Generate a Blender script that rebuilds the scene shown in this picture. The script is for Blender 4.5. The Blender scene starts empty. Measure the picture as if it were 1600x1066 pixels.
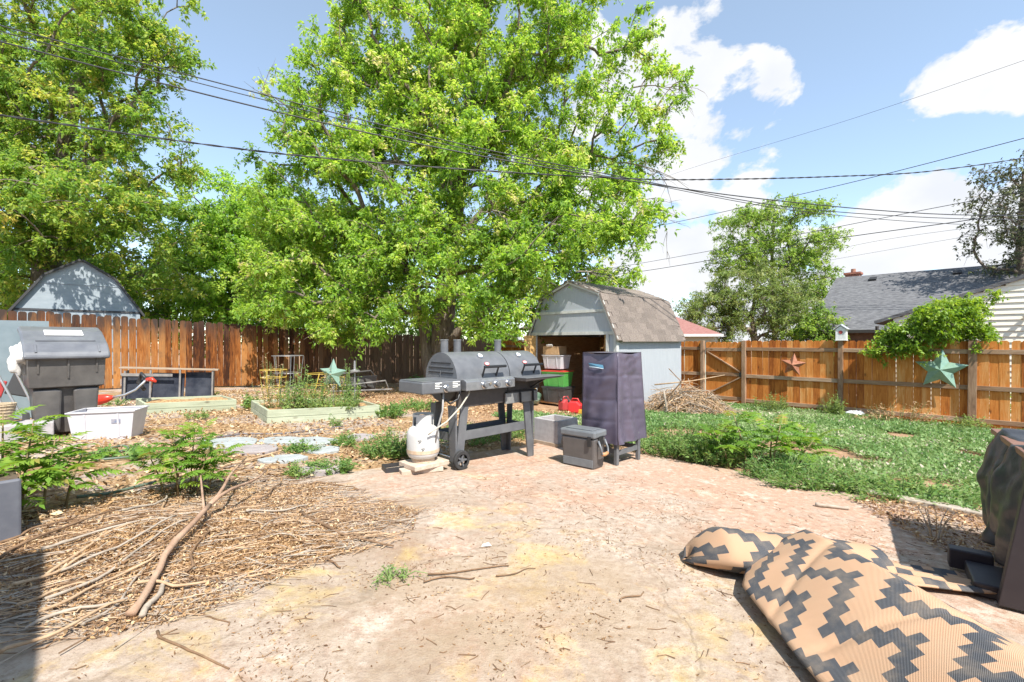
import bpy, bmesh, math, random
import numpy as np
from mathutils import Vector, Matrix, Euler, noise as mnoise

# ------------------------------------------------------------------ camera, sky, sun, exposure
sc = bpy.context.scene
COL = sc.collection
CAMZ, F = 1.25, 720.0                      # eye height (m); focal length in pixels of a 1600-wide frame
cam_d = bpy.data.cameras.new('camera')
cam = bpy.data.objects.new('camera', cam_d)
COL.objects.link(cam)
cam.location = (0, 0, CAMZ)
cam.rotation_euler = (math.radians(90), 0, 0)
cam_d.sensor_width = 36
cam_d.lens = 36 * F / 1600
cam_d.clip_start = 0.05
cam_d.clip_end = 2000
sc.camera = cam

SUN_EL, SUN_AZ = 53.0, math.atan2(0.4, -0.916)      # sun behind the camera, a little to its right
sun_dir = Vector((math.sin(SUN_AZ) * math.cos(math.radians(SUN_EL)), math.cos(SUN_AZ) * math.cos(math.radians(SUN_EL)), math.sin(math.radians(SUN_EL))))
sun_d = bpy.data.lights.new('sun', 'SUN')
sun_d.energy = 4.6
sun_d.angle = math.radians(0.53)
sun_d.color = (1.0, 0.955, 0.88)
sun = bpy.data.objects.new('sun', sun_d)
COL.objects.link(sun)
sun.rotation_euler = (-sun_dir).to_track_quat('-Z', 'Y').to_euler()
sun.location = sun_dir * 60

world = bpy.data.worlds.new('World')
sc.world = world
world.use_nodes = True
SKY_STRENGTH = 0.13
def build_world():
    nt = world.node_tree
    nt.nodes.clear()
    N = lambda t: nt.nodes.new(t)
    L = nt.links.new
    out = N('ShaderNodeOutputWorld'); bg = N('ShaderNodeBackground')
    bg.inputs['Strength'].default_value = SKY_STRENGTH
    sky = N('ShaderNodeTexSky'); sky.sky_type = 'NISHITA'; sky.sun_disc = False
    sky.sun_elevation = math.radians(SUN_EL); sky.sun_rotation = SUN_AZ
    sky.altitude = 1600; sky.air_density = 1.0; sky.dust_density = 0.6; sky.ozone_density = 1.0
    tc = N('ShaderNodeTexCoord')
    def math_(op, a, b=None, c=None):
        n = N('ShaderNodeMath'); n.operation = op
        for i, x in enumerate((a, b, c)):
            if x is None: continue
            if isinstance(x, (int, float)): n.inputs[i].default_value = x
            else: L(x, n.inputs[i])
        return n.outputs[0]
    # cumulus: fractal noise on the sky direction, lifted where the big clouds stand
    mp = N('ShaderNodeMapping'); mp.inputs['Scale'].default_value = (1, 1, 1.35); mp.inputs['Location'].default_value = (3.3, 1.7, 0.4)
    L(tc.outputs['Generated'], mp.inputs['Vector'])
    nz = N('ShaderNodeTexNoise'); nz.inputs['Scale'].default_value = 6.0; nz.inputs['Detail'].default_value = 10; nz.inputs['Roughness'].default_value = 0.58
    nz.inputs['Distortion'].default_value = 0.25
    L(mp.outputs[0], nz.inputs['Vector'])
    acc = math_('MULTIPLY', nz.outputs['Fac'], 1.45)
    pos = None
    blobs = [(1070, 150, 150, .42), (1105, 235, 140, .40), (1215, 130, 100, .36), (1190, 230, 90, .32), (990, 120, 90, .3), (1510, 110, 130, .30), (1415, 152, 95, .5), (1465, 132, 90, .5), (1600, 95, 120, .28),
             (1440, 320, 150, .33), (1300, 355, 150, .30), (1150, 335, 130, .27), (1060, 380, 130, .3), (1200, 430, 200, .32), (1450, 410, 200, .34), (1560, 340, 150, .3), (940, 200, 120, .25),
             (960, 130, 90, .18), (530, 15, 40, .16), (1330, 165, 80, -.3), (1180, 30, 110, -.3), (1370, 50, 110, -.3), (1330, 235, 80, -.28), (1240, 272, 40, -.16), (360, 120, 200, -.2), (1500, 232, 60, -.16), (1130, 280, 30, -.1)]
    for (px, py, rad, w) in blobs:
        d = Vector(((px - 800) / F, 1, (533 - py) / F)).normalized()
        dot = N('ShaderNodeVectorMath'); dot.operation = 'DISTANCE'
        nrm = N('ShaderNodeVectorMath'); nrm.operation = 'NORMALIZE'
        L(tc.outputs['Generated'], nrm.inputs[0]); L(nrm.outputs[0], dot.inputs[0]); dot.inputs[1].default_value = d
        mr = N('ShaderNodeMapRange'); mr.interpolation_type = 'SMOOTHSTEP'
        L(dot.outputs['Value'], mr.inputs['Value'])
        rr = rad / F * (d.y ** 1.4) * 1.25
        mr.inputs['From Min'].default_value = 0; mr.inputs['From Max'].default_value = rr * 1.35
        mr.inputs['To Min'].default_value = w; mr.inputs['To Max'].default_value = 0
        if w < 0: acc = math_('ADD', acc, mr.outputs[0])
        else: pos = mr.outputs[0] if pos is None else math_('MAXIMUM', pos, mr.outputs[0])
    acc = math_('ADD', acc, pos)
    ramp = N('ShaderNodeValToRGB')
    ramp.color_ramp.elements[0].position = 0.885; ramp.color_ramp.elements[0].color = (0, 0, 0, 1)
    ramp.color_ramp.elements[1].position = 0.965; ramp.color_ramp.elements[1].color = (1, 1, 1, 1)
    L(acc, ramp.inputs[0])
    # soft grey bellies from a lower, slower noise
    nz2 = N('ShaderNodeTexNoise'); nz2.inputs['Scale'].default_value = 7; nz2.inputs['Detail'].default_value = 6
    L(mp.outputs[0], nz2.inputs['Vector'])
    cr2 = N('ShaderNodeValToRGB')
    cr2.color_ramp.elements[0].position = 0.3; cr2.color_ramp.elements[0].color = (3.55, 3.7, 4.0, 1)
    cr2.color_ramp.elements[1].position = 0.6; cr2.color_ramp.elements[1].color = (4.15, 4.2, 4.3, 1)
    L(nz2.outputs['Fac'], cr2.inputs[0])
    mix = N('ShaderNodeMix'); mix.data_type = 'RGBA'
    L(ramp.outputs[0], mix.inputs[0]); L(cr2.outputs[0], mix.inputs[7])
    mul = N('ShaderNodeMix'); mul.data_type = 'RGBA'; mul.blend_type = 'ADD'; mul.inputs[0].default_value = 1
    L(sky.outputs[0], mul.inputs[6]); mul.inputs[7].default_value = (0.78, 0.88, 0.72, 1)      # thin summer veil over the blue
    L(mul.outputs[2], mix.inputs[6])
    L(mix.outputs[2], bg.inputs['Color'])
    L(bg.outputs[0], out.inputs['Surface'])
build_world()

sc.view_settings.view_transform = 'Standard'
sc.view_settings.look = 'None'
sc.view_settings.exposure = 0.95
sc.view_settings.gamma = 1.0
sc.render.film_transparent = False
sc.cycles.max_bounces = 8
sc.cycles.transparent_max_bounces = 8
sc.cycles.sample_clamp_indirect = 8
sc.cycles.use_denoising = True

# ------------------------------------------------------------------ ground plane and yard coordinates
TH = math.radians(43.8)
CM, SM = math.cos(TH), math.sin(TH)        # p runs away from the house, q towards the back fence
SLOPE = 0.046
LA = TH                                    # frame: local X along p, local Y along q
RA = TH - math.pi / 2                      # frame: local X along -q, local Y along p
def pq(x, y): return (CM * x + SM * y, -SM * x + CM * y)
def xy(p, q): return (CM * p - SM * q, SM * p + CM * q)
def g(x, y):
    p = CM * x + SM * y
    return -SLOPE * (min(max(p, -14), 34) - 2.5)
def G(px, py, lift=0.0):
    """ground point seen at a pixel of the 1600x1066 photograph"""
    u, v = (px - 800) / F, (py - 533) / F
    Y = (CAMZ - SLOPE * 2.5) / (v - SLOPE * (CM * u + SM))
    return Vector((u * Y, Y, g(u * Y, Y) + lift))
def at(px, py, Y):
    return Vector(((px - 800) / F * Y, Y, CAMZ - (py - 533) / F * Y))
def on(x, y, lift=0.0): return Vector((x, y, g(x, y) + lift))

# ------------------------------------------------------------------ mesh helpers
class MB:
    def __init__(s): s.v = []; s.f = []; s.uv = None
    def add(s, vs, fs):
        o = len(s.v); s.v += [tuple(a) for a in vs]; s.f += [tuple(i + o for i in f) for f in fs]; return s
    def box(s, c, d, rot=None):
        hx, hy, hz = d[0] / 2, d[1] / 2, d[2] / 2
        vs = [Vector((a * hx, b * hy, e * hz)) for a in (-1, 1) for b in (-1, 1) for e in (-1, 1)]
        if rot is not None:
            R = Euler(rot).to_matrix(); vs = [R @ a for a in vs]
        c = Vector(c)
        return s.add([a + c for a in vs], [(0, 1, 3, 2), (4, 6, 7, 5), (0, 4, 5, 1), (2, 3, 7, 6), (0, 2, 6, 4), (1, 5, 7, 3)])
    def bb(s, x0, x1, y0, y1, z0, z1):
        return s.box(((x0 + x1) / 2, (y0 + y1) / 2, (z0 + z1) / 2), (x1 - x0, y1 - y0, z1 - z0))
    def bar(s, a, b, w, h, up=(0, 0, 1)):
        a, b = Vector(a), Vector(b); d = (b - a); L = d.length; d.normalize()
        sd = d.cross(Vector(up))
        if sd.length < 1e-4: sd = d.cross(Vector((1, 0, 0)))
        sd.normalize(); u2 = sd.cross(d)
        vs = [p + sd * (i * w / 2) + u2 * (j * h / 2) for p in (a, b) for i in (-1, 1) for j in (-1, 1)]
        return s.add(vs, [(0, 1, 3, 2), (4, 6, 7, 5), (0, 4, 5, 1), (2, 3, 7, 6), (0, 2, 6, 4), (1, 5, 7, 3)])
    def tube(s, pts, r, n=8, cap=True, closed=False):
        pts = [Vector(p) for p in pts]; m = len(pts)
        rs = r if isinstance(r, (list, tuple)) else [r] * m
        prev = None; rings = []
        for i, p in enumerate(pts):
            if closed: d = pts[(i + 1) % m] - pts[i - 1]
            else: d = pts[min(i + 1, m - 1)] - pts[max(i - 1, 0)]
            if d.length < 1e-9: d = Vector((0, 0, 1))
            d.normalize()
            if prev is None:
                sd = d.cross(Vector((0, 0, 1)))
                if sd.length < 1e-3: sd = d.cross(Vector((1, 0, 0)))
            else:
                sd = prev - d * prev.dot(d)
                if sd.length < 1e-4: sd = d.cross(Vector((1, 0, 0)))
            sd.normalize(); prev = sd; up = d.cross(sd)
            rings.append([p + (sd * math.cos(t) + up * math.sin(t)) * rs[i] for t in [2 * math.pi * k / n for k in range(n)]])
        vs = [a for rg in rings for a in rg]; fs = []
        for i in range(m if closed else m - 1):
            for k in range(n):
                a, b = i * n + k, i * n + (k + 1) % n
                j = ((i + 1) % m) * n
                fs.append((a, b, j + (k + 1) % n, j + k))
        if cap and not closed:
            fs.append(tuple(range(n - 1, -1, -1))); fs.append(tuple((m - 1) * n + k for k in range(n)))
        return s.add(vs, fs)
    def lathe(s, prof, n=24, c=(0, 0, 0), rot=None, cap=True):
        R = Euler(rot).to_matrix() if rot else Matrix.Identity(3); c = Vector(c)
        vs = [c + R @ Vector((r * math.cos(2 * math.pi * k / n), r * math.sin(2 * math.pi * k / n), z)) for r, z in prof for k in range(n)]
        fs = []
        for i in range(len(prof) - 1):
            for k in range(n):
                fs.append((i * n + k, i * n + (k + 1) % n, (i + 1) * n + (k + 1) % n, (i + 1) * n + k))
        if cap:
            fs.append(tuple(range(n - 1, -1, -1))); fs.append(tuple((len(prof) - 1) * n + k for k in range(n)))
        return s.add(vs, fs)
    def prism(s, poly, t0, t1, plane='xz'):
        f = {'xz': lambda a, b, t: (a, t, b), 'yz': lambda a, b, t: (t, a, b), 'xy': lambda a, b, t: (a, b, t)}[plane]
        n = len(poly)
        vs = [f(a, b, t0) for a, b in poly] + [f(a, b, t1) for a, b in poly]
        fs = [tuple(range(n)), tuple(range(2 * n - 1, n - 1, -1))] + [(i, (i + 1) % n, n + (i + 1) % n, n + i) for i in range(n)]
        return s.add(vs, fs)
    def grid(s, fn, nu, nv, closed_u=False):
        vs = [fn(i / nu, j / nv) for j in range(nv + 1) for i in range(nu + (0 if closed_u else 1))]
        w = nu if closed_u else nu + 1
        fs = []
        for j in range(nv):
            for i in range(nu):
                a, b = j * w + i, j * w + (i + 1) % w
                fs.append((a, b, b + w, a + w))
        return s.add(vs, fs)
    def mesh(s, name, mat=None, smooth=False, fix=True):
        me = bpy.data.meshes.new(name)
        me.from_pydata(s.v, [], s.f)
        if fix:
            b = bmesh.new(); b.from_mesh(me); bmesh.ops.recalc_face_normals(b, faces=b.faces); b.to_mesh(me); b.free()
        if smooth:
            me.polygons.foreach_set('use_smooth', [True] * len(me.polygons))
        if mat: me.materials.append(mat)
        return me
    def build(s, name, mat, parent=None, smooth=False, bevel=0, loc=None, rz=0, fix=True, solid=0, sub=0, auto=None):
        me = s.mesh(name, mat, smooth or auto is not None, fix)
        o = bpy.data.objects.new(name, me); COL.objects.link(o)
        if parent: o.parent = parent
        if loc is not None: o.location = loc
        if rz: o.rotation_euler.z = rz
        if auto is not None and hasattr(me, 'set_sharp_from_angle'): me.set_sharp_from_angle(angle=math.radians(auto))
        if solid:
            md = o.modifiers.new('thickness', 'SOLIDIFY'); md.thickness = solid; md.offset = 0
        if sub:
            md = o.modifiers.new('smooth', 'SUBSURF'); md.levels = sub; md.render_levels = sub
        if bevel:
            md = o.modifiers.new('bevel', 'BEVEL'); md.width = bevel; md.segments = 2; md.limit_method = 'ANGLE'; md.angle_limit = math.radians(40)
        return o

def tag(o, label=None, cat=None, group=None, kind=None):
    if label: o['label'] = label
    if cat: o['category'] = cat
    if group: o['group'] = group
    if kind: o['kind'] = kind
    return o
def thing(name, label, cat, loc=(0, 0, 0), rz=0.0, group=None):
    o = bpy.data.objects.new(name, None); COL.objects.link(o)
    o.empty_display_size = 0.1
    o.location = loc; o.rotation_euler = (0, 0, rz)
    return tag(o, label, cat, group)
def share(me, name, parent, loc=(0, 0, 0), rot=(0, 0, 0), scale=(1, 1, 1)):
    o = bpy.data.objects.new(name, me); COL.objects.link(o)
    o.parent = parent; o.location = loc; o.rotation_euler = rot; o.scale = scale
    return o

# ------------------------------------------------------------------ materials
MATS = {}
def nodes_of(name):
    m = bpy.data.materials.new(name); m.use_nodes = True
    nt = m.node_tree; b = nt.nodes['Principled BSDF']
    return m, nt, b
def c4(c): return (c[0], c[1], c[2], 1)
def ramp_node(nt, stops):
    r = nt.nodes.new('ShaderNodeValToRGB'); cr = r.color_ramp
    while len(cr.elements) < len(stops): cr.elements.new(0.5)
    for e, (p, c) in zip(cr.elements, stops): e.position = p; e.color = c4(c)
    return r
def mathn(nt, op, a, b=None, clamp=False):
    n = nt.nodes.new('ShaderNodeMath'); n.operation = op; n.use_clamp = clamp
    for i, x in enumerate((a, b)):
        if x is None: continue
        if isinstance(x, (int, float)): n.inputs[i].default_value = x
        else: nt.links.new(x, n.inputs[i])
    return n.outputs[0]
def mixc(nt, fac, a, b, blend='MIX'):
    n = nt.nodes.new('ShaderNodeMix'); n.data_type = 'RGBA'; n.blend_type = blend
    for i, x in ((0, fac), (6, a), (7, b)):
        if isinstance(x, (int, float)): n.inputs[i].default_value = x
        elif isinstance(x, tuple): n.inputs[i].default_value = c4(x)
        else: nt.links.new(x, n.inputs[i])
    return n.outputs[2]
def noise_tex(nt, vec, scale, detail=5, rough=0.55, dist=0.0, stretch=None):
    if stretch:
        mp = nt.nodes.new('ShaderNodeMapping'); mp.inputs['Scale'].default_value = stretch
        nt.links.new(vec, mp.inputs['Vector']); vec = mp.outputs[0]
    n = nt.nodes.new('ShaderNodeTexNoise'); n.inputs['Scale'].default_value = scale
    n.inputs['Detail'].default_value = detail; n.inputs['Roughness'].default_value = rough; n.inputs['Distortion'].default_value = dist
    nt.links.new(vec, n.inputs['Vector'])
    return n.outputs['Fac']
def bump_to(nt, b, h, strength, dist=0.02):
    n = nt.nodes.new('ShaderNodeBump'); n.inputs['Strength'].default_value = strength; n.inputs['Distance'].default_value = dist
    nt.links.new(h, n.inputs['Height']); nt.links.new(n.outputs[0], b.inputs['Normal'])
def M(name, c1, c2=None, scale=6, rough=0.6, bump=0.0, bscale=None, metal=0.0, stretch=None, rand=0.0, lo=0.35, hi=0.65, detail=6, spec=0.5, trans=0.0, alpha=1.0, bdist=0.01):
    if name in MATS: return MATS[name]
    m, nt, b = nodes_of(name)
    tc = nt.nodes.new('ShaderNodeTexCoord'); vec = tc.outputs['Object']
    col = None
    oi = nt.nodes.new('ShaderNodeObjectInfo')
    if rand:
        va = nt.nodes.new('ShaderNodeVectorMath'); va.operation = 'ADD'
        sc_ = nt.nodes.new('ShaderNodeVectorMath'); sc_.operation = 'SCALE'; sc_.inputs['Scale'].default_value = 37.0
        cb = nt.nodes.new('ShaderNodeCombineXYZ')
        for i in range(3): nt.links.new(oi.outputs['Random'], cb.inputs[i])
        nt.links.new(cb.outputs[0], sc_.inputs[0]); nt.links.new(vec, va.inputs[0]); nt.links.new(sc_.outputs[0], va.inputs[1])
        vec = va.outputs[0]
    if c2 is not None:
        f = noise_tex(nt, vec, scale, detail, 0.6, 0, stretch)
        r = ramp_node(nt, [(lo, c1), (hi, c2)]); nt.links.new(f, r.inputs[0]); col = r.outputs[0]
    if rand:
        base = col if col is not None else tuple(c1)
        hs = nt.nodes.new('ShaderNodeHueSaturation')
        if isinstance(base, tuple): hs.inputs['Color'].default_value = c4(base)
        else: nt.links.new(base, hs.inputs['Color'])
        v = mathn(nt, 'MULTIPLY_ADD', oi.outputs['Random'], rand); nt.nodes[-1].inputs[2].default_value = 1 - rand / 2
        nt.links.new(v, hs.inputs['Value']); col = hs.outputs[0]
    if col is not None: nt.links.new(col, b.inputs['Base Color'])
    else: b.inputs['Base Color'].default_value = c4(c1)
    b.inputs['Roughness'].default_value = rough; b.inputs['Metallic'].default_value = metal
    b.inputs['Specular IOR Level'].default_value = spec
    if trans: b.inputs['Transmission Weight'].default_value = trans
    if alpha < 1: b.inputs['Alpha'].default_value = alpha
    if bump:
        bump_to(nt, b, noise_tex(nt, vec, bscale or scale * 4, 6, 0.6, 0, stretch), bump, bdist)
    MATS[name] = m
    return m

def wood_mat(name, stops, scale=2.0, dark_top=None, zrange=(0, 1.75), rand=0.5, patch=None, bump=0.5, axis='z', rough=0.8):
    """sawn boards: long grain, knots, board-to-board variation and an optional weathered top end"""
    m, nt, b = nodes_of(name)
    tc = nt.nodes.new('ShaderNodeTexCoord'); oi = nt.nodes.new('ShaderNodeObjectInfo')
    cb = nt.nodes.new('ShaderNodeCombineXYZ')
    for i, k in enumerate((31.0, 17.0, 53.0)): nt.links.new(mathn(nt, 'MULTIPLY', oi.outputs['Random'], k), cb.inputs[i])
    va = nt.nodes.new('ShaderNodeVectorMath'); va.operation = 'ADD'
    nt.links.new(tc.outputs['Object'], va.inputs[0]); nt.links.new(cb.outputs[0], va.inputs[1])
    vec = va.outputs[0]
    st = {'z': (9, 9, 0.7), 'x': (0.7, 9, 9), 'y': (9, 0.7, 9)}[axis]
    st2 = {'z': (4, 4, 0.9), 'x': (0.9, 4, 4), 'y': (4, 0.9, 4)}[axis]
    f1 = noise_tex(nt, vec, 5.0 * scale / 2, 8, 0.62, 0.6, st)
    f2 = noise_tex(nt, vec, 2.0, 5, 0.6, 0.3, st2)
    f = mathn(nt, 'ADD', mathn(nt, 'MULTIPLY', f1, 0.55), mathn(nt, 'MULTIPLY', f2, 0.45))
    f = mathn(nt, 'ADD', f, mathn(nt, 'MULTIPLY', mathn(nt, 'SUBTRACT', oi.outputs['Random'], 0.5), rand * 0.35))
    r = ramp_node(nt, stops); nt.links.new(f, r.inputs[0]); col = r.outputs[0]
    # knots
    vo = nt.nodes.new('ShaderNodeTexVoronoi'); vo.inputs['Scale'].default_value = 3.2
    mp = nt.nodes.new('ShaderNodeMapping'); mp.inputs['Scale'].default_value = {'z': (1.6, 1.6, 0.8), 'x': (0.8, 1.6, 1.6), 'y': (1.6, .8, 1.6)}[axis]
    nt.links.new(vec, mp.inputs['Vector']); nt.links.new(mp.outputs[0], vo.inputs['Vector'])
    kf = mathn(nt, 'LESS_THAN', vo.outputs['Distance'], 0.075)
    kr = nt.nodes.new('ShaderNodeMapRange'); kr.inputs['From Min'].default_value = 0.03; kr.inputs['From Max'].default_value = 0.15
    kr.inputs['To Min'].default_value = 0.75; kr.inputs['To Max'].default_value = 0.0
    nt.links.new(vo.outputs['Distance'], kr.inputs['Value'])
    col = mixc(nt, kr.outputs[0], col, (0.06, 0.025, 0.012))
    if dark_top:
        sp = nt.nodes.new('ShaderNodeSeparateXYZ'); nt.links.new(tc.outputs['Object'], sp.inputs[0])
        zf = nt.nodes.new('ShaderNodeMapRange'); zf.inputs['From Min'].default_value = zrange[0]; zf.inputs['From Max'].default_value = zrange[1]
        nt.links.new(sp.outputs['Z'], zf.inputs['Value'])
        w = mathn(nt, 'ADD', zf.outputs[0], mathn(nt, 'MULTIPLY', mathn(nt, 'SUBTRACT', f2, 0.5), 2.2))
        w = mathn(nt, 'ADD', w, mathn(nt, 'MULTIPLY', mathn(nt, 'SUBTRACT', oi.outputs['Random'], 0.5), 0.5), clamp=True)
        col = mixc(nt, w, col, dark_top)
    if patch:     # grey, weathered boards along one stretch of the run
        geo = nt.nodes.new('ShaderNodeNewGeometry')
        sp2 = nt.nodes.new('ShaderNodeVectorMath'); sp2.operation = 'DOT_PRODUCT'
        nt.links.new(geo.outputs['Position'], sp2.inputs[0]); sp2.inputs[1].default_value = (CM, SM, 0)
        mr = nt.nodes.new('ShaderNodeMapRange'); mr.inputs['From Min'].default_value = patch[0]; mr.inputs['From Max'].default_value = patch[1]
        nt.links.new(sp2.outputs['Value'], mr.inputs['Value'])
        w = mathn(nt, 'ADD', mr.outputs[0], mathn(nt, 'MULTIPLY', mathn(nt, 'SUBTRACT', f, 0.5), 1.6), clamp=True)
        w = mathn(nt, 'MULTIPLY', w, mr.outputs[0], clamp=True)
        col = mixc(nt, w, col, patch[2])
    nt.links.new(col, b.inputs['Base Color'])
    b.inputs['Roughness'].default_value = rough; b.inputs['Specular IOR Level'].default_value = 0.2
    bump_to(nt, b, f1, bump, 0.006)
    MATS[name] = m
    return m

def leaf_mat(name, stops, transl=0.45, rough=0.5):
    m, nt, b = nodes_of(name)
    at_ = nt.nodes.new('ShaderNodeAttribute'); at_.attribute_name = 'tint'
    r = ramp_node(nt, stops); nt.links.new(at_.outputs['Fac'], r.inputs[0])
    nt.links.new(r.outputs[0], b.inputs['Base Color'])
    b.inputs['Roughness'].default_value = rough; b.inputs['Specular IOR Level'].default_value = 0.35
    tr = nt.nodes.new('ShaderNodeBsdfTranslucent')
    hs = nt.nodes.new('ShaderNodeHueSaturation'); hs.inputs['Hue'].default_value = 0.485; hs.inputs['Saturation'].default_value = 1.1; hs.inputs['Value'].default_value = 1.5
    nt.links.new(r.outputs[0], hs.inputs['Color']); nt.links.new(hs.outputs[0], tr.inputs['Color'])
    mx = nt.nodes.new('ShaderNodeMixShader'); mx.inputs[0].default_value = transl
    nt.links.new(b.outputs[0], mx.inputs[1]); nt.links.new(tr.outputs[0], mx.inputs[2])
    nt.links.new(mx.outputs[0], nt.nodes['Material Output'].inputs['Surface'])
    MATS[name] = m
    return m

# ------------------------------------------------------------------ foliage helpers (numpy)
def unit(a): return a / np.maximum(np.linalg.norm(a, axis=-1, keepdims=True), 1e-9)
def quads_object(name, V, tint, mat, parent=None, k=4):
    """V: (n,k,3) polygons; tint: (n,)"""
    n = V.shape[0]
    me = bpy.data.meshes.new(name)
    me.vertices.add(n * k); me.vertices.foreach_set('co', V.reshape(-1).astype(np.float32))
    me.loops.add(n * k); me.loops.foreach_set('vertex_index', np.arange(n * k, dtype=np.int32))
    me.polygons.add(n); me.polygons.foreach_set('loop_start', np.arange(0, n * k, k, dtype=np.int32))
    me.polygons.foreach_set('loop_total', np.full(n, k, dtype=np.int32))
    me.update(calc_edges=True)
    a = me.attributes.new('tint', 'FLOAT', 'POINT'); a.data.foreach_set('value', np.repeat(tint, k).astype(np.float32))
    me.materials.append(mat)
    o = bpy.data.objects.new(name, me); COL.objects.link(o)
    if parent: o.parent = parent
    return o
def leaflets(B, D, N, L, W, droop=0.12):
    """rhombic leaves: base, direction, face normal, length, width"""
    D = unit(D); S = unit(np.cross(D, N)); L = L[:, None]; W = W[:, None]
    dn = np.array([0, 0, -1.0])
    Nn = unit(np.cross(S, D))
    v0 = B; v1 = B + D * L * 0.42 + S * W * 0.5 + Nn * W * 0.12; v2 = B + D * L + dn * L * droop; v3 = B + D * L * 0.42 - S * W * 0.5 + Nn * W * 0.12
    return np.stack([v0, v1, v2, v3], axis=1)
def clusters(C, rng, k, size, aspect=0.5, up=0.75, spread=1.0, droop=0.2):
    """k leaflets fanned out round each centre"""
    n = len(C)
    Cc = np.repeat(C, k, axis=0)
    ax = unit(rng.normal(size=(n, 3)) * np.array([1, 1, 0.45]) + np.array([0, 0, -0.25]))
    D = unit(np.repeat(ax, k, axis=0) + rng.normal(size=(n * k, 3)) * 0.75 * spread)
    Nn = unit(rng.normal(size=(n * k, 3)) * (1 - up) * 1.6 + np.array([0.1, -0.25, 1.0]) * up)
    L = size * rng.uniform(0.6, 1.3, n * k); W = L * aspect * rng.uniform(0.8, 1.2, n * k)
    V = leaflets(Cc + D * size * 0.15, D, Nn, L, W, droop)
    return V
def tree(name, label, base, trunk, blobs, seed, leaf, bark, tips=300, per=40, k=4, size=0.12, sigma=0.35, r0=0.3, cat='tree', group=None, bare=0, aspect=0.5, shell=0.55, tip_r=0.012, spread=1.0, tintbias=0.0, inner=0.35, twig=True):
    """a trunk whose limbs reach out to points spread through the crown; leaf sprays sit round the reached twigs"""
    rng = np.random.default_rng(seed)
    root = thing(name, label, cat, base, 0, group)
    base = np.array(base, float)
    vols = np.array([b[3] * b[4] * b[5] * (b[6] if len(b) > 6 else 1) for b in blobs]); cnt = np.maximum(1, (vols / vols.sum() * tips)).astype(int)
    pts = []
    for b, c in zip(blobs, cnt):
        d = unit(rng.normal(size=(c, 3))); r = rng.uniform(shell, 1, c) ** 0.6
        pts.append(np.array(b[:3]) + d * r[:, None] * np.array(b[3:6]))
    pts = np.concatenate(pts)
    tp = [Vector(t) for t in trunk]
    nodes = []; par = []
    for i in range(len(tp) - 1):
        for s in range(5):
            nodes.append(np.array(tp[i].lerp(tp[i + 1], s / 5))); par.append(len(nodes) - 2)
    nodes.append(np.array(tp[-1])); par.append(len(nodes) - 2); par[0] = -1
    ntr = len(nodes)
    arr = np.zeros((len(pts) * 4 + ntr, 3)); arr[:ntr] = np.array(nodes); cntn = ntr
    depth = np.zeros(len(arr)); 
    for i in range(1, ntr): depth[i] = depth[i - 1] + np.linalg.norm(arr[i] - arr[i - 1])
    par = par + [0] * (len(arr) - ntr)
    top = arr[ntr - 1]; start = arr[int(ntr * 0.35)]
    order = np.argsort(np.linalg.norm(pts - (start * 0.5 + top * 0.5), axis=1))
    tipn = []
    lowok = int(ntr * 0.3)
    for oi in order:
        p = pts[oi]
        d = np.linalg.norm(arr[:cntn] - p, axis=1)
        cost = d * 1.0 + depth[:cntn] * 0.28 + np.maximum(0, arr[:cntn, 2] - p[2]) * 0.45
        cost[:lowok] += 100
        j = int(np.argmin(cost))
        q = arr[j]; prev = j
        L = np.linalg.norm(p - q); nseg = 4 if L > 1.2 else (3 if L > 0.6 else 2)
        nseg = min(nseg, 4)
        side = rng.normal(size=3) * L * 0.06
        for s in range(1, nseg + 1):
            t = s / nseg
            a = q + (p - q) * t + side * math.sin(math.pi * t) + np.array([0, 0, 1]) * L * 0.10 * math.sin(math.pi * t)
            arr[cntn] = a; par[cntn] = prev; depth[cntn] = depth[prev] + L / nseg; prev = cntn; cntn += 1
        tipn.append(prev)
    w = np.zeros(cntn)
    w[tipn] = 1
    for i in range(cntn - 1, 0, -1):
        if par[i] >= 0: w[par[i]] += w[i]
    rad = tip_r * np.maximum(w, 1) ** 0.5
    s = r0 / max(rad[0], 1e-6)
    rad = np.where(w > 3, rad * (1 + (s - 1) * np.clip((np.log(np.maximum(w, 1)) / math.log(max(w[0], 2))), 0, 1) ** 1.3), rad)
    rad[:ntr] = np.maximum(rad[:ntr], np.linspace(r0, r0 * 0.35, ntr))
    rad[0] *= 1.35; rad[1] *= 1.12
    # limbs as tapered five- or eight-sided sleeves
    mb = MB()
    lb = base
    for i in range(1, cntn):
        a, b_ = Vector(arr[par[i]] - lb), Vector(arr[i] - lb)
        r1, r2 = min(rad[par[i]], rad[i] * 1.6), rad[i]
        if i < ntr: r1 = rad[par[i]]
        if (b_ - a).length < 1e-4: continue
        mb.tube([a, b_ + (b_ - a) * 0.05], [r1, r2], 9 if r1 > 0.08 else (6 if r1 > 0.03 else 4), cap=False)
    # leaves sit along short drooping twigs that fan out from every reached point
    tips_xyz = arr[tipn]
    if bare: keep = rng.random(len(tips_xyz)) > bare; tips_xyz = tips_xyz[keep]
    mid = arr[ntr:cntn]; mid = mid[rng.random(len(mid)) < inner]
    cen = np.concatenate([np.repeat(tips_xyz, per, axis=0), np.repeat(mid, max(1, per // 4), axis=0)])
    nt_ = 7
    org = np.concatenate([tips_xyz, mid]); cc = pts.mean(0)
    tw = unit(rng.normal(size=(len(org), nt_, 3)) * np.array([1, 1, .7]) + .55 * unit(org - cc)[:, None, :])
    tl = sigma * rng.uniform(1.0, 2.5, (len(org), nt_))
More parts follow.
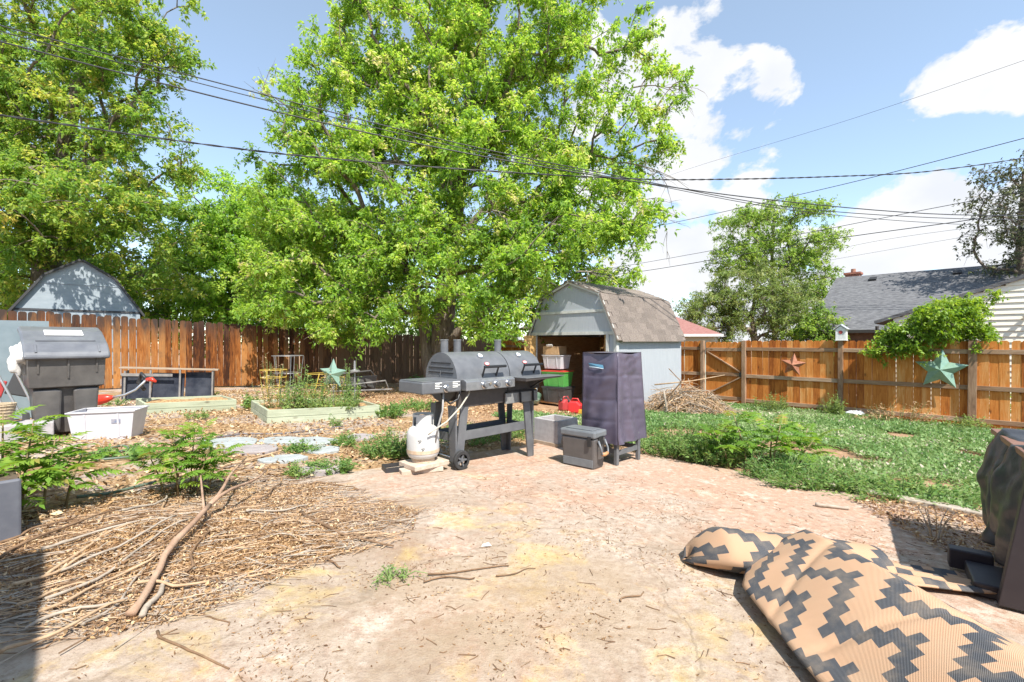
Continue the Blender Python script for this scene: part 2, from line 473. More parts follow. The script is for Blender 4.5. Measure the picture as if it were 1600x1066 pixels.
    if twig:
        for i_ in range(len(tips_xyz)):
            for j_ in range(0, nt_, 2):
                a = Vector(org[i_] - lb); d = Vector(tw[i_, j_]) * float(tl[i_, j_])
                mb.tube([a, a + d * .55 - Vector((0, 0, .05 * d.length)), a + d - Vector((0, 0, .22 * d.length))], [tip_r * .7, tip_r * .5, tip_r * .25], 3, cap=False)
    mb.build('trunk', bark, root, smooth=True, fix=False)
    oid = np.concatenate([np.repeat(np.arange(len(tips_xyz)), per), np.repeat(np.arange(len(mid)) + len(tips_xyz), max(1, per // 4))])
    jt = rng.integers(0, nt_, len(cen)); ff = rng.uniform(.12, 1, len(cen)) ** .75
    ln = tl[oid, jt] * ff
    off = tw[oid, jt] * ln[:, None] + np.clip(rng.normal(size=(len(cen), 3)), -1.8, 1.8) * sigma * .2
    off[:, 2] -= .22 * ln * ff
    C = cen + off
    tb = np.concatenate([np.repeat(rng.normal(size=len(tips_xyz)) * 0.2, per), np.repeat(rng.normal(size=len(mid)) * 0.2, max(1, per // 4))])
    V = clusters(C, rng, k, size, aspect, spread=spread)
    twt = rng.normal(size=(len(org), nt_)) * .12
    tint = np.clip(0.5 + tintbias + np.repeat(tb * .7 + twt[oid, jt], k) + rng.normal(size=len(V)) * 0.14, 0, 1)
    quads_object('crown', V - lb, tint, leaf, root)
    return root
# ------------------------------------------------------------------ ground
RS = random.Random(11)
def ground_material():
    m, nt, b = nodes_of('yard_soil')
    tc = nt.nodes.new('ShaderNodeTexCoord'); vec = tc.outputs['Object']
    def dotp(v):
        d = nt.nodes.new('ShaderNodeVectorMath'); d.operation = 'DOT_PRODUCT'
        nt.links.new(vec, d.inputs[0]); d.inputs[1].default_value = v
        return d.outputs['Value']
    p, q = dotp((CM, SM, 0)), dotp((-SM, CM, 0))
    n1 = noise_tex(nt, vec, 0.9, 6, 0.6); n2 = noise_tex(nt, vec, 7, 8, 0.65); n3 = noise_tex(nt, vec, 38, 6, 0.7); n4 = noise_tex(nt, vec, 2.3, 5, 0.6)
    f = mathn(nt, 'ADD', mathn(nt, 'MULTIPLY', n2, 0.5), mathn(nt, 'MULTIPLY', n3, 0.5))
    mulch = ramp_node(nt, [(0.34, (0.10, 0.055, 0.03)), (0.46, (0.28, 0.17, 0.085)), (0.55, (0.40, 0.28, 0.16)), (0.68, (0.50, 0.40, 0.29))]); nt.links.new(f, mulch.inputs[0])
    gravel = ramp_node(nt, [(0.35, (0.22, 0.175, 0.14)), (0.5, (0.35, 0.285, 0.24)), (0.65, (0.46, 0.40, 0.355))]); nt.links.new(f, gravel.inputs[0])
    gmask = nt.nodes.new('ShaderNodeMapRange'); gmask.inputs['From Min'].default_value = 0.47; gmask.inputs['From Max'].default_value = 0.56
    nt.links.new(n1, gmask.inputs['Value'])
    col = mixc(nt, gmask.outputs[0], mulch.outputs[0], gravel.outputs[0])
    soil = ramp_node(nt, [(0.36, (0.17, 0.095, 0.05)), (0.5, (0.34, 0.21, 0.125)), (0.66, (0.46, 0.31, 0.20))]); nt.links.new(f, soil.inputs[0])
    lm = nt.nodes.new('ShaderNodeMapRange'); lm.inputs['From Min'].default_value = 4.3; lm.inputs['From Max'].default_value = 5.2
    nt.links.new(mathn(nt, 'ADD', p, mathn(nt, 'MULTIPLY', mathn(nt, 'SUBTRACT', n4, 0.5), 1.2)), lm.inputs['Value'])
    col = mixc(nt, lm.outputs[0], col, soil.outputs[0])
    nt.links.new(col, b.inputs['Base Color']); b.inputs['Roughness'].default_value = 0.95; b.inputs['Specular IOR Level'].default_value = 0.1
    bump_to(nt, b, f, 0.8, 0.03)
    return m
MAT_GROUND = ground_material()
def ground():
    xs = np.concatenate([np.linspace(-400, -30, 20), np.linspace(-26, 26, 131), np.linspace(30, 400, 20)])
    ys = np.concatenate([np.linspace(-300, -12, 12), np.linspace(-10, 30, 101), np.linspace(34, 600, 20)])
    mb = MB()
    vs = []
    for y in ys:
        for x in xs:
            z = g(x, y)
            p, q = pq(x, y)
            if abs(x) < 26 and -10 < y < 30:
                inside = (-1.2 < p < 5.15 and q < 4.25)
                z += (-0.055 if inside else 0.035 * (mnoise.noise(Vector((x * 0.9, y * 0.9, 0.3)))) - 0.005)
            vs.append((x, y, z))
    w = len(xs)
    mb.add(vs, [(j * w + i, j * w + i + 1, (j + 1) * w + i + 1, (j + 1) * w + i) for j in range(len(ys) - 1) for i in range(w - 1)])
    tag(mb.build('ground', MAT_GROUND, smooth=True, fix=False), kind='structure')
ground()

def patio_material(name, pinkish):
    m, nt, b = nodes_of(name)
    tc = nt.nodes.new('ShaderNodeTexCoord'); vec = tc.outputs['Object']
    a = noise_tex(nt, vec, 0.75, 8, 0.62, 0.5); c = noise_tex(nt, vec, 3.1, 9, 0.68, 0.6); d = noise_tex(nt, vec, 22, 8, 0.72); e = noise_tex(nt, vec, 1.15, 7, 0.66, 0.9)
    fine = noise_tex(nt, vec, 95, 5, 0.7); e2 = noise_tex(nt, vec, 0.55, 5, 0.6)
    def mr(x, lo, hi, to=1.0):
        n = nt.nodes.new('ShaderNodeMapRange'); n.inputs['From Min'].default_value = lo; n.inputs['From Max'].default_value = hi; n.inputs['To Max'].default_value = to
        nt.links.new(x, n.inputs['Value']); return n.outputs[0]
    conc = ramp_node(nt, [(0.3, (0.265, 0.195, 0.145)), (0.5, (0.41, 0.325, 0.255)), (0.7, (0.54, 0.46, 0.385))]); nt.links.new(d, conc.inputs[0])
    pink = ramp_node(nt, [(0.3, (0.32, 0.195, 0.135)), (0.55, (0.455, 0.30, 0.215)), (0.75, (0.55, 0.40, 0.31))]); nt.links.new(d, pink.inputs[0])
    # worn red-pink paint survives in broad sheets with ragged edges
    def dotp(v):
        dd = nt.nodes.new('ShaderNodeVectorMath'); dd.operation = 'DOT_PRODUCT'; nt.links.new(vec, dd.inputs[0]); dd.inputs[1].default_value = v; return dd.outputs['Value']
    p = dotp((CM, SM, 0))
    far = mr(p, 1.6, 3.8, 0.09)
    pf = mathn(nt, 'ADD', mathn(nt, 'ADD', mathn(nt, 'MULTIPLY', a, 0.55), mathn(nt, 'MULTIPLY', c, 0.45)), far)
    col = mixc(nt, mr(pf, 0.50 - pinkish, 0.60 - pinkish), conc.outputs[0], pink.outputs[0])
    # chalky pale flakes
    fl = mathn(nt, 'ADD', mathn(nt, 'MULTIPLY', c, 0.6), mathn(nt, 'MULTIPLY', d, 0.4))
    col = mixc(nt, mr(fl, 0.52, 0.60, 0.6), col, (0.58, 0.51, 0.435))
    # dirt film and leaf tannin, then yellow pollen
    near = nt.nodes.new('ShaderNodeMapRange'); near.inputs['From Min'].default_value = 4.4; near.inputs['From Max'].default_value = 1.2; near.inputs['To Max'].default_value = 1.0
    nt.links.new(p, near.inputs['Value'])
    dirt = mathn(nt, 'MULTIPLY', mr(mathn(nt, 'ADD', mathn(nt, 'MULTIPLY', e, 0.7), mathn(nt, 'MULTIPLY', d, 0.3)), 0.46, 0.61, 0.6), near.outputs[0])
    dcol = ramp_node(nt, [(0.35, (0.17, 0.11, 0.065)), (0.65, (0.33, 0.235, 0.145))]); nt.links.new(fine, dcol.inputs[0])
    col = mixc(nt, dirt, col, dcol.outputs[0])
    yel = mathn(nt, 'MULTIPLY', mr(mathn(nt, 'ADD', mathn(nt, 'MULTIPLY', e2, 0.5), mathn(nt, 'MULTIPLY', c, 0.5)), 0.515, 0.60, 0.7), near.outputs[0])
    col = mixc(nt, yel, col, (0.50, 0.355, 0.105))
    col = mixc(nt, mr(fine, 0.56, 0.68, 0.6), col, (0.17, 0.12, 0.08))
    # coarse mottling where grit has settled, and one broad tannin stain in the middle of the slab
    mo = noise_tex(nt, vec, 7.5, 12, 0.78, 0.4)
    col = mixc(nt, mathn(nt, 'MULTIPLY', mr(mo, 0.53, 0.68, 0.5), near.outputs[0]), col, (0.23, 0.15, 0.09))
    sc_c = G(810, 935)
    dv = nt.nodes.new('ShaderNodeVectorMath'); dv.operation = 'DISTANCE'
    mpp = nt.nodes.new('ShaderNodeMapping'); mpp.inputs['Scale'].default_value = (1, 1.5, 0); nt.links.new(vec, mpp.inputs['Vector']); nt.links.new(mpp.outputs[0], dv.inputs[0])
    dv.inputs[1].default_value = (sc_c.x, sc_c.y * 1.5, 0)
    st_ = nt.nodes.new('ShaderNodeMapRange'); st_.inputs['From Min'].default_value = 0.25; st_.inputs['From Max'].default_value = 0.95; st_.inputs['To Min'].default_value = 0.42; st_.inputs['To Max'].default_value = 0.0
    nt.links.new(mathn(nt, 'ADD', dv.outputs['Value'], mathn(nt, 'MULTIPLY', mathn(nt, 'SUBTRACT', c, 0.5), 2.6)), st_.inputs['Value'])
    col = mixc(nt, st_.outputs[0], col, (0.34, 0.24, 0.14))
    # hairline cracks
    vo = nt.nodes.new('ShaderNodeTexVoronoi'); vo.feature = 'DISTANCE_TO_EDGE'; vo.inputs['Scale'].default_value = 0.23
    vd = nt.nodes.new('ShaderNodeVectorMath'); vd.operation = 'MULTIPLY_ADD'
    nzc = nt.nodes.new('ShaderNodeTexNoise'); nzc.inputs['Scale'].default_value = 2.5; nzc.inputs['Detail'].default_value = 6
    nt.links.new(vec, nzc.inputs['Vector']); nt.links.new(nzc.outputs['Color'], vd.inputs[0]); vd.inputs[1].default_value = (0.55, 0.55, 0.0); nt.links.new(vec, vd.inputs[2])
    nt.links.new(vd.outputs[0], vo.inputs['Vector'])
    ck = nt.nodes.new('ShaderNodeMapRange'); ck.inputs['From Min'].default_value = 0.0006; ck.inputs['From Max'].default_value = 0.0025; ck.inputs['To Min'].default_value = 0.42; ck.inputs['To Max'].default_value = 0
    nt.links.new(vo.outputs['Distance'], ck.inputs['Value'])
    col = mixc(nt, ck.outputs[0], col, (0.20, 0.15, 0.10))
    nt.links.new(col, b.inputs['Base Color'])
    b.inputs['Roughness'].default_value = 0.9; b.inputs['Specular IOR Level'].default_value = 0.2
    h = mathn(nt, 'ADD', mathn(nt, 'MULTIPLY', d, 0.6), mathn(nt, 'MULTIPLY', fine, 0.4))
    h = mathn(nt, 'SUBTRACT', h, mathn(nt, 'MULTIPLY', ck.outputs[0], 0.15))
    bump_to(nt, b, h, 0.8, 0.014)
    return m
MAT_PATIO = patio_material('worn_painted_concrete', 0.0)
def patio():
    root = thing('patio', None, None); root['kind'] = 'structure'
    def slab(p0, p1, q0, q1, name='slab', wavy=False):
        mb = MB(); n = 28
        def edge_p(q): return p1 + (0.22 * math.sin(q * 0.9 + 0.5) * 0.5 + 0.06 * mnoise.noise(Vector((q * 2.5, 3, 0))) if wavy else 0)
        top = []
        for j in range(n + 1):
            for i in range(n + 1):
                q = q0 + (q1 - q0) * j / n
                p = p0 + (edge_p(q) - p0) * i / n
                x, y = xy(p, q)
                top.append((x, y, g(x, y) + 0.012 * mnoise.noise(Vector((x * .8, y * .8, 1)))))
        w = n + 1
        fs = [(j * w + i, j * w + i + 1, (j + 1) * w + i + 1, (j + 1) * w + i) for j in range(n) for i in range(n)]
        rim = [i for i in range(w)] + [j * w + n for j in range(1, w)] + [n * w + i for i in range(n - 1, -1, -1)] + [j * w for j in range(n - 1, 0, -1)]
        k = len(top); low = [(top[i][0], top[i][1], top[i][2] - 0.1) for i in rim]
        fs += [(rim[i], k + i, k + (i + 1) % len(rim), rim[(i + 1) % len(rim)]) for i in range(len(rim))]
        mb.add(top + low, fs)
        return mb.build(name, MAT_PATIO, root, fix=False)
    slab(-1.3, 4.96, 3.41, 4.13)
    slab(-1.3, 4.96, -5.0, 3.395, wavy=True)
    # pale concrete mowing strip between slab and lawn
    mb = MB(); kn = 40; pts = []
    for j in range(kn + 1):
        q = 1.25 - 6.0 * j / kn
        p0 = 4.97 + 0.11 * math.sin(q * 0.9 + 0.5) + 0.06 * mnoise.noise(Vector((q * 2.5, 3, 0)))
        for dp, dz in ((0.01, -0.06), (0.01, 0.045), (0.13, 0.045), (0.13, -0.08)):
            x, y = xy(p0 + dp, q); pts.append((x, y, g(x, y) + dz))
    fs = [(j * 4 + i, j * 4 + i + 1, j * 4 + i + 5, j * 4 + i + 4) for j in range(kn) for i in range(3)] + [(0, 1, 2, 3), (kn * 4, kn * 4 + 1, kn * 4 + 2, kn * 4 + 3)]
    mb.add(pts, fs)
    k = mb.build('kerb', M('kerb_concrete', (0.30, 0.25, 0.19), (0.43, 0.375, 0.31), 9, 0.9, 0.4, 40), root, fix=True, bevel=0.01)
patio()

# ------------------------------------------------------------------ the house behind the camera (its eave shades the patio corner)
def own_house():
    x, y = xy(-0.70, 1.78)
    h = thing('house', 'pale house wall and eave beside the shaded patio corner', 'house', (x, y, 0.0), RA)
    wall = M('pale_stucco', (0.52, 0.48, 0.42), (0.6, 0.56, 0.5), 8, 0.9, 0.2, 60)
    mb = MB(); mb.bb(0.25, 9.5, -6, -0.35, -0.1, 2.35); mb.build('wall', wall, h)
    mb = MB()
    mb.prism([(0.0, 2.36), (0.0, 2.5), (-3.2, 3.9), (-6.4, 2.5), (-6.4, 2.36), (-3.2, 3.76)], 0.0, 9.8, 'yz')
    mb.build('roof', M('house_shingle', (0.1, 0.09, 0.085), (0.16, 0.15, 0.14), 20, 0.9), h)
own_house()

# ------------------------------------------------------------------ fences
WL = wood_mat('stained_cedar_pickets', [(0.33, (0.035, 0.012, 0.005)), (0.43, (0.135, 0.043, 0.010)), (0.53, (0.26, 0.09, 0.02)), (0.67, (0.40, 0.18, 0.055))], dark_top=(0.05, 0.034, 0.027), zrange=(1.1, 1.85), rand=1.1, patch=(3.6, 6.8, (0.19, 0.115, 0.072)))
WR = wood_mat('orange_cedar_pickets', [(0.30, (0.25, 0.07, 0.014)), (0.44, (0.44, 0.145, 0.028)), (0.58, (0.55, 0.205, 0.045)), (0.74, (0.64, 0.33, 0.12))], rand=0.9)
WRAIL = wood_mat('weathered_rail', [(0.3, (0.18, 0.10, 0.055)), (0.5, (0.32, 0.20, 0.12)), (0.7, (0.42, 0.31, 0.22))], axis='x')
WPOST = wood_mat('weathered_post', [(0.3, (0.14, 0.08, 0.05)), (0.5, (0.29, 0.18, 0.11)), (0.7, (0.42, 0.30, 0.21))])
def picket_mesh(name, w, h, t, mat, round_=True):
    if round_: poly = [(-w / 2, 0), (w / 2, 0), (w / 2, h - 0.045), (w * .43, h - 0.018), (w * .25, h - 0.003), (-w * .25, h), (-w * .43, h - 0.018), (-w / 2, h - 0.045)]
    else: poly = [(-w / 2, 0), (w / 2, 0), (w / 2, h - 0.035), (w / 2 - 0.03, h), (-w / 2 + 0.03, h), (-w / 2, h - 0.035)]
    return MB().prism(poly, -t / 2, t / 2).mesh(name, mat)
def left_fence():
    x0, y0 = xy(-3.2, 14.7)
    f = thing('picket_fence', 'dark stained cedar picket fence with rounded tops behind raised beds', 'fence', (x0, y0, 0), LA)
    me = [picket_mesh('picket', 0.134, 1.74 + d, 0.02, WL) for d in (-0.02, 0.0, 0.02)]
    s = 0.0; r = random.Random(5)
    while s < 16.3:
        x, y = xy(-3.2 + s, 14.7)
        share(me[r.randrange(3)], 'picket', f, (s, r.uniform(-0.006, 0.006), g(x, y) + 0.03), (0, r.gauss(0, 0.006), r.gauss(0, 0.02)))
        s += 0.134 + r.choice((0.004, 0.006, 0.01, 0.016))
    rail = WRAIL
    for hz in (0.3, 0.95, 1.5):
        z0 = g(*xy(-3.2, 14.7)) + hz; z1 = g(*xy(13.0, 14.7)) + hz
        MB().bar((0, 0.04, z0), (16.3, 0.04, z1), 0.04, 0.09).build('rail', rail, f)
    for k in range(8):
        x, y = xy(-3.2 + 2.3 * k, 14.7)
        MB().bb(2.3 * k - 0.045, 2.3 * k + 0.045, 0.065, 0.155, g(x, y), g(x, y) + 1.72).build('post', WPOST, f, bevel=0.006)
left_fence()
FZ = g(*xy(13.0, 0))
def right_fence():
    ox, oy = xy(13.0, 14.5)
    f = thing('board_fence', 'orange cedar board fence showing its rails and posts behind the lawn', 'fence', (ox, oy, FZ), RA)
    gt = thing('gate', 'wooden gate with diagonal braces in the orange board fence', 'gate', (*xy(13.0, 5.65), FZ), RA)
    me = [picket_mesh('picket', 0.139, 1.71 + d, 0.018, WR, False) for d in (-0.012, 0.0, 0.012)]
    meg = [picket_mesh('picket', 0.139, 1.66, 0.018, WR, False)]
    r = random.Random(8)
    X = lambda q: 14.5 - q
    posts = [14.4, 12.3, 10.1, 7.9, 5.71, 4.6, 2.46, 0.28, -1.9, -4.1]
    s = 0.05
    while s < X(-4.3):
        q = 14.5 - s
        if 4.64 < q < 5.66: s += 0.143; continue
        share(me[r.randrange(3)], 'picket', f, (s, 0.055 + r.uniform(-.004, .004), 0.03), (0, r.gauss(0, 0.004), r.gauss(0, 0.015)))
        s += 0.139 + r.choice((0.001, 0.002, 0.002, 0.006))
    s = 0.08
    while s < 0.98:
        share(meg[0], 'picket', gt, (s, 0.055, 0.05)); s += 0.143
    for i in range(len(posts) - 1):
        a, b = X(posts[i]), X(posts[i + 1])
        if i == 4: continue
        for hz in (0.15, 0.80, 1.52):
            MB().bb(a + 0.045, b - 0.045, 0.0, 0.042, hz - 0.045, hz + 0.045).build('rail', WRAIL, f, bevel=0.004)
    for i, q in enumerate(posts):
        w = 0.13 if q == 0.28 else 0.095
        MB().box((X(q), -0.0, 0.87), (w, 0.1, 1.75), (r.gauss(0, .006), r.gauss(0, .006), 0)).build('post', WPOST, f, bevel=0.006)
    for hz in (0.17, 0.82, 1.50):
        MB().bb(0.02, 1.0, 0.0, 0.042, hz - 0.045, hz + 0.045).build('rail', WRAIL, gt, bevel=0.004)
    MB().bar((0.06, 0.018, 1.44), (0.97, 0.018, 0.89), 0.03, 0.085, (0, 1, 0)).build('brace', WRAIL, gt, bevel=0.003)
    MB().bar((0.06, 0.018, 0.24), (0.97, 0.018, 0.76), 0.03, 0.085, (0, 1, 0)).build('brace', WRAIL, gt, bevel=0.003)
    MB().bb(0.93, 1.0, -0.012, -0.002, 0.78, 0.88).build('latch', M('dark_iron', (0.06, 0.055, 0.05), rough=0.6), gt)
right_fence()

def star(name, label, loc, rz, R, depth, mat, tilt=0.0, parent=None):
    mb = MB(); vs = [(0, -depth, 0)]
    for k in range(10):
        rr = R if k % 2 == 0 else R * 0.47
        a = math.pi / 2 + k * math.pi / 5
        vs.append((rr * math.cos(a), 0, rr * math.sin(a)))
    fs = [(0, 1 + k, 1 + (k + 1) % 10) for k in range(10)]
    mb.add(vs, fs)
    mb.add([(x, 0.004, z) for x, y, z in vs[1:]], [tuple(range(10))])
    o = mb.build(name, mat, parent, loc=loc, rz=rz, fix=False)
    o.rotation_euler.y = tilt
    if label: tag(o, label, 'star')
    return o
GREEN_TIN = M('mint_painted_tin', (0.22, 0.345, 0.255), (0.28, 0.41, 0.31), 14, 0.28, 0.05, 60, 0.3)
RUST_TIN = M('rusty_tin', (0.30, 0.11, 0.06), (0.42, 0.19, 0.11), 18, 0.6, 0.1, 60, 0.25)
def fence_pt(q, off, z): 
    x, y = xy(13.0 - off, q); return Vector((x, y, z))
star('barn_star', 'rust red metal barn star hung on the orange fence', fence_pt(3.42, 0.07, 0.66), RA, 0.29, 0.09, RUST_TIN, 0.1)
star('barn_star', 'large mint green metal star on the orange fence under overhanging vine', fence_pt(0.74, 0.07, 0.66), RA, 0.43, 0.12, GREEN_TIN, 0.06)
def birdhouse():
    b = thing('birdhouse', 'small white birdhouse standing on top of a fence post', 'birdhouse', fence_pt(2.44, 0.0, FZ + 1.746), RA)
    MB().prism([(-.1, 0), (.1, 0), (.1, .26), (0, .34), (-.1, .26)], -.09, .09).build('body', M('chalk_white', (0.6, 0.6, 0.57), (0.72, 0.72, 0.7), 20, 0.7), b)
    mb = MB(); mb.bar((-.135, 0, .25), (.0, 0, .362), .24, .015, (0, 1, 0)); mb.bar((.135, 0, .25), (.0, 0, .362), .24, .015, (0, 1, 0))
    b2 = MB(); b2.box((-.065, 0, .315), (.19, .25, .014), (0, -.66, 0)); b2.box((.065, 0, .315), (.19, .25, .014), (0, .66, 0))
    b2.build('roof', M('grey_tin', (0.45, 0.48, 0.5), rough=0.4), b)
    MB().lathe([(0.04, 0), (0.04, 0.006)], 16, (0, -.091, .19), (math.pi / 2, 0, 0)).build('entrance', M('red_ring', (0.35, 0.06, 0.05), rough=.6), b)
    MB().bb(-.11, .11, -.1, .1, -.002, .012).build('base', M('chalk_white', (0.6, 0.6, 0.57)), b)
birdhouse()

# ------------------------------------------------------------------ garden shed
WHITE_TRIM = M('weathered_white_trim', (0.42, 0.43, 0.40), (0.54, 0.54, 0.50), 16, 0.75, 0.1)
BLUEGREY = M('blue_grey_siding', (0.325, 0.35, 0.37), (0.39, 0.413, 0.432), 5, 0.75, 0.25, 12, stretch=(14, 14, 0.6))
OSB = M('oriented_strand_board', (0.40, 0.22, 0.07), (0.62, 0.40, 0.16), 22, 0.8, 0.3, 40, stretch=(1, 1, 2))
PLY = M('plywood_brown', (0.46, 0.25, 0.115), (0.58, 0.35, 0.18), 5, 0.75, stretch=(1, 1, 6))
def shingle_mat(name, c1, c2):
    return M(name, c1, c2, 60, 0.95, 0.6, 120, rand=0.35)
SH_TAN = shingle_mat('tan_brown_shingle', (0.115, 0.09, 0.075), (0.235, 0.195, 0.165))
def shed():
    ox, oy = xy(8.13, 5.35 + 2.44 - 0.0)
    # right front corner stands at (2.15, 9.5)
    cx, cy = 2.15, 9.5
    ox, oy = cx - 2.44 * math.cos(RA), cy - 2.44 * math.sin(RA)
    s = thing('garden_shed', 'blue grey gambrel roofed garden shed with open doorway under the tree', 'shed', (ox, oy, 0), RA)
    zf, ze, zb, zr = -0.2, 1.36, 2.24, 2.55
    W, D = 2.44, 2.86
    br = 0.40
    prof = [(0, ze), (br, zb), (W / 2, zr), (W - br, zb), (W, ze)]
    dx0, dx1, dz = 0.2, 2.2, 1.42
    for nm, poly, mat in (('gable_panel', [(0, dz), (W, dz), (W, ze)] if False else [(0.02, dz), (W - 0.02, dz), (W - br, zb), (W / 2, zr), (br, zb)], BLUEGREY),):
        MB().prism(poly, 0, 0.02).build(nm, mat, s)
    MB().bb(0, dx0, 0, 0.02, zf, dz - 0.002).build('wall_panel', BLUEGREY, s)
    MB().bb(dx1, W, 0, 0.02, zf, dz - 0.002).build('wall_panel', BLUEGREY, s)
    MB().bb(W - 0.02, W, 0.022, D, zf, ze + 0.02).build('wall_panel', BLUEGREY, s)
    MB().bb(0, 0.02, 0.022, D, zf, ze + 0.02).build('wall_panel', BLUEGREY, s)
    MB().prism([(0.021, zf), (W - 0.021, zf), (W - 0.021, ze), (W - br, zb), (W / 2, zr), (br, zb), (0.021, ze)], D - 0.02, D).build('wall_panel', BLUEGREY, s)
    MB().bb(0.022, W - 0.022, 0.022, D - 0.022, zf - 0.02, zf + 0.02).build('floor', PLY, s)
    # inner lining and studs seen through the doorway
    MB().bb(0.03, W - 0.03, D - 0.05, D - 0.025, zf + 0.02, ze).build('lining', PLY, s)
    MB().bb(W - 0.035, W - 0.022, 0.04, D - 0.06, zf + 0.02, ze).build('lining', OSB, s)
    MB().bb(0.022, 0.035, 0.04, D - 0.06, zf + 0.02, ze).build('lining', PLY, s)
    for k in range(5):
        xk = 0.1 + k * 0.55
        MB().bb(xk, xk + 0.04, D - 0.14, D - 0.052, zf + 0.02, ze).build('stud', OSB, s)
    # doors folded back into the opening
    d1 = MB(); d1.box((2.08, 0.40, 0.6), (0.02, 0.74, 1.56), (0, 0, 0.16)); d1.build('door', OSB, s)
    d2 = MB(); d2.box((0.165, -0.2, 0.6), (0.025, 0.34, 1.56), (0, 0, -0.12)); d2.build('door', OSB, s)
    # trim
    for z, h in ((dz, 0.07), (1.90, 0.06)):
        x0 = 0.0 if z == dz else 0.235
        MB().bb(x0 - 0.01, W - x0 + 0.01, -0.022, -0.002, z - h / 2, z + h / 2).build('trim', WHITE_TRIM, s)
    for x0 in (0.13, dx1 - 0.0):
        MB().bb(x0, x0 + 0.07, -0.024, -0.002, zf, dz - 0.037).build('trim', WHITE_TRIM, s)
    MB().bb(W - 0.05, W + 0.012, -0.02, -0.002, zf, ze - .02).build('trim', WHITE_TRIM, s)
    MB().bb(W + 0.002, W + 0.018, -0.02, 0.06, zf, ze - .02).build('trim', WHITE_TRIM, s)
    for i in range(4):
        a, b = Vector((prof[i][0], -0.06, prof[i][1])), Vector((prof[i + 1][0], -0.06, prof[i + 1][1]))
        n = Vector((-(b - a).z, 0, (b - a).x)).normalized()
        if i == 0: a = a - (b - a) * 0.10
        if i == 3: b = b + (b - a) * 0.10
        MB().bar(a + n * 0.02, b + n * 0.02, 0.02, 0.07, n).build('rake_trim', WHITE_TRIM, s)
    # roof: deck plus single shingles on the slopes
    rf = None
    for i in range(4):
        a, b = Vector((prof[i][0], 0, prof[i][1])), Vector((prof[i + 1][0], 0, prof[i + 1][1]))
        if i == 0: a = a - (b - a) * 0.13
        if i == 3: b = b + (b - a) * 0.13
        d = (b - a); n = Vector((-d.z, 0, d.x)).normalized()
        mb = MB(); o = n * 0.028
        vs = [a + o + Vector((0, -0.09, 0)), b + o + Vector((0, -0.09, 0)), b + o + Vector((0, D + 0.06, 0)), a + o + Vector((0, D + 0.06, 0))]
        mb.add(vs + [v + n * 0.018 for v in vs], [(0, 1, 2, 3), (7, 6, 5, 4), (0, 4, 5, 1), (1, 5, 6, 2), (2, 6, 7, 3), (3, 7, 4, 0)])
        deck = mb.build('roof', SH_TAN, s)
        if i >= 2:
            L = d.length; rows = max(2, int(round(L / 0.135))); ex = L / rows
            me = MB().bb(-0.148, 0.148, 0, ex * 1.25, -0.004, 0.005).mesh('shingle', SH_TAN)
            r = random.Random(i)
            ang = math.atan2(d.z, d.x)
            for j in range(rows):
                nx = int((D + 0.14) / 0.3)
                for k in range(nx):
                    pos = a + d * ((j + 0.0) / rows) + n * (0.054 + 0.004)
                    y = -0.085 + 0.15 + k * 0.3 + (0.15 if j % 2 else 0)
                    if y > D + 0.0: continue
                    sh = bpy.data.objects.new('shingle', me); COL.objects.link(sh); sh.parent = deck
                    Rm = Matrix(((0, d.normalized().x, n.x), (1, 0, 0), (0, d.normalized().z, n.z))).to_4x4()
                    sh.matrix_local = Matrix.Translation(pos + Vector((0, y, 0))) @ Rm @ Matrix.Rotation(-0.03 + r.gauss(0, .008), 4, 'X')
    # dark drip band under the eave
    MB().bb(W + 0.002, W + 0.03, -0.05, D + 0.04, ze - 0.07, ze - 0.0).build('fascia', M('grey_fascia', (0.25, 0.28, 0.30), rough=.7), s)
shed()
def shed_pt(x, y, z):
    c = Vector((2.15 - 2.44 * math.cos(RA), 9.5 - 2.44 * math.sin(RA)))
    return Vector((c.x + x * math.cos(RA) - y * math.sin(RA), c.y + x * math.sin(RA) + y * math.cos(RA), z))

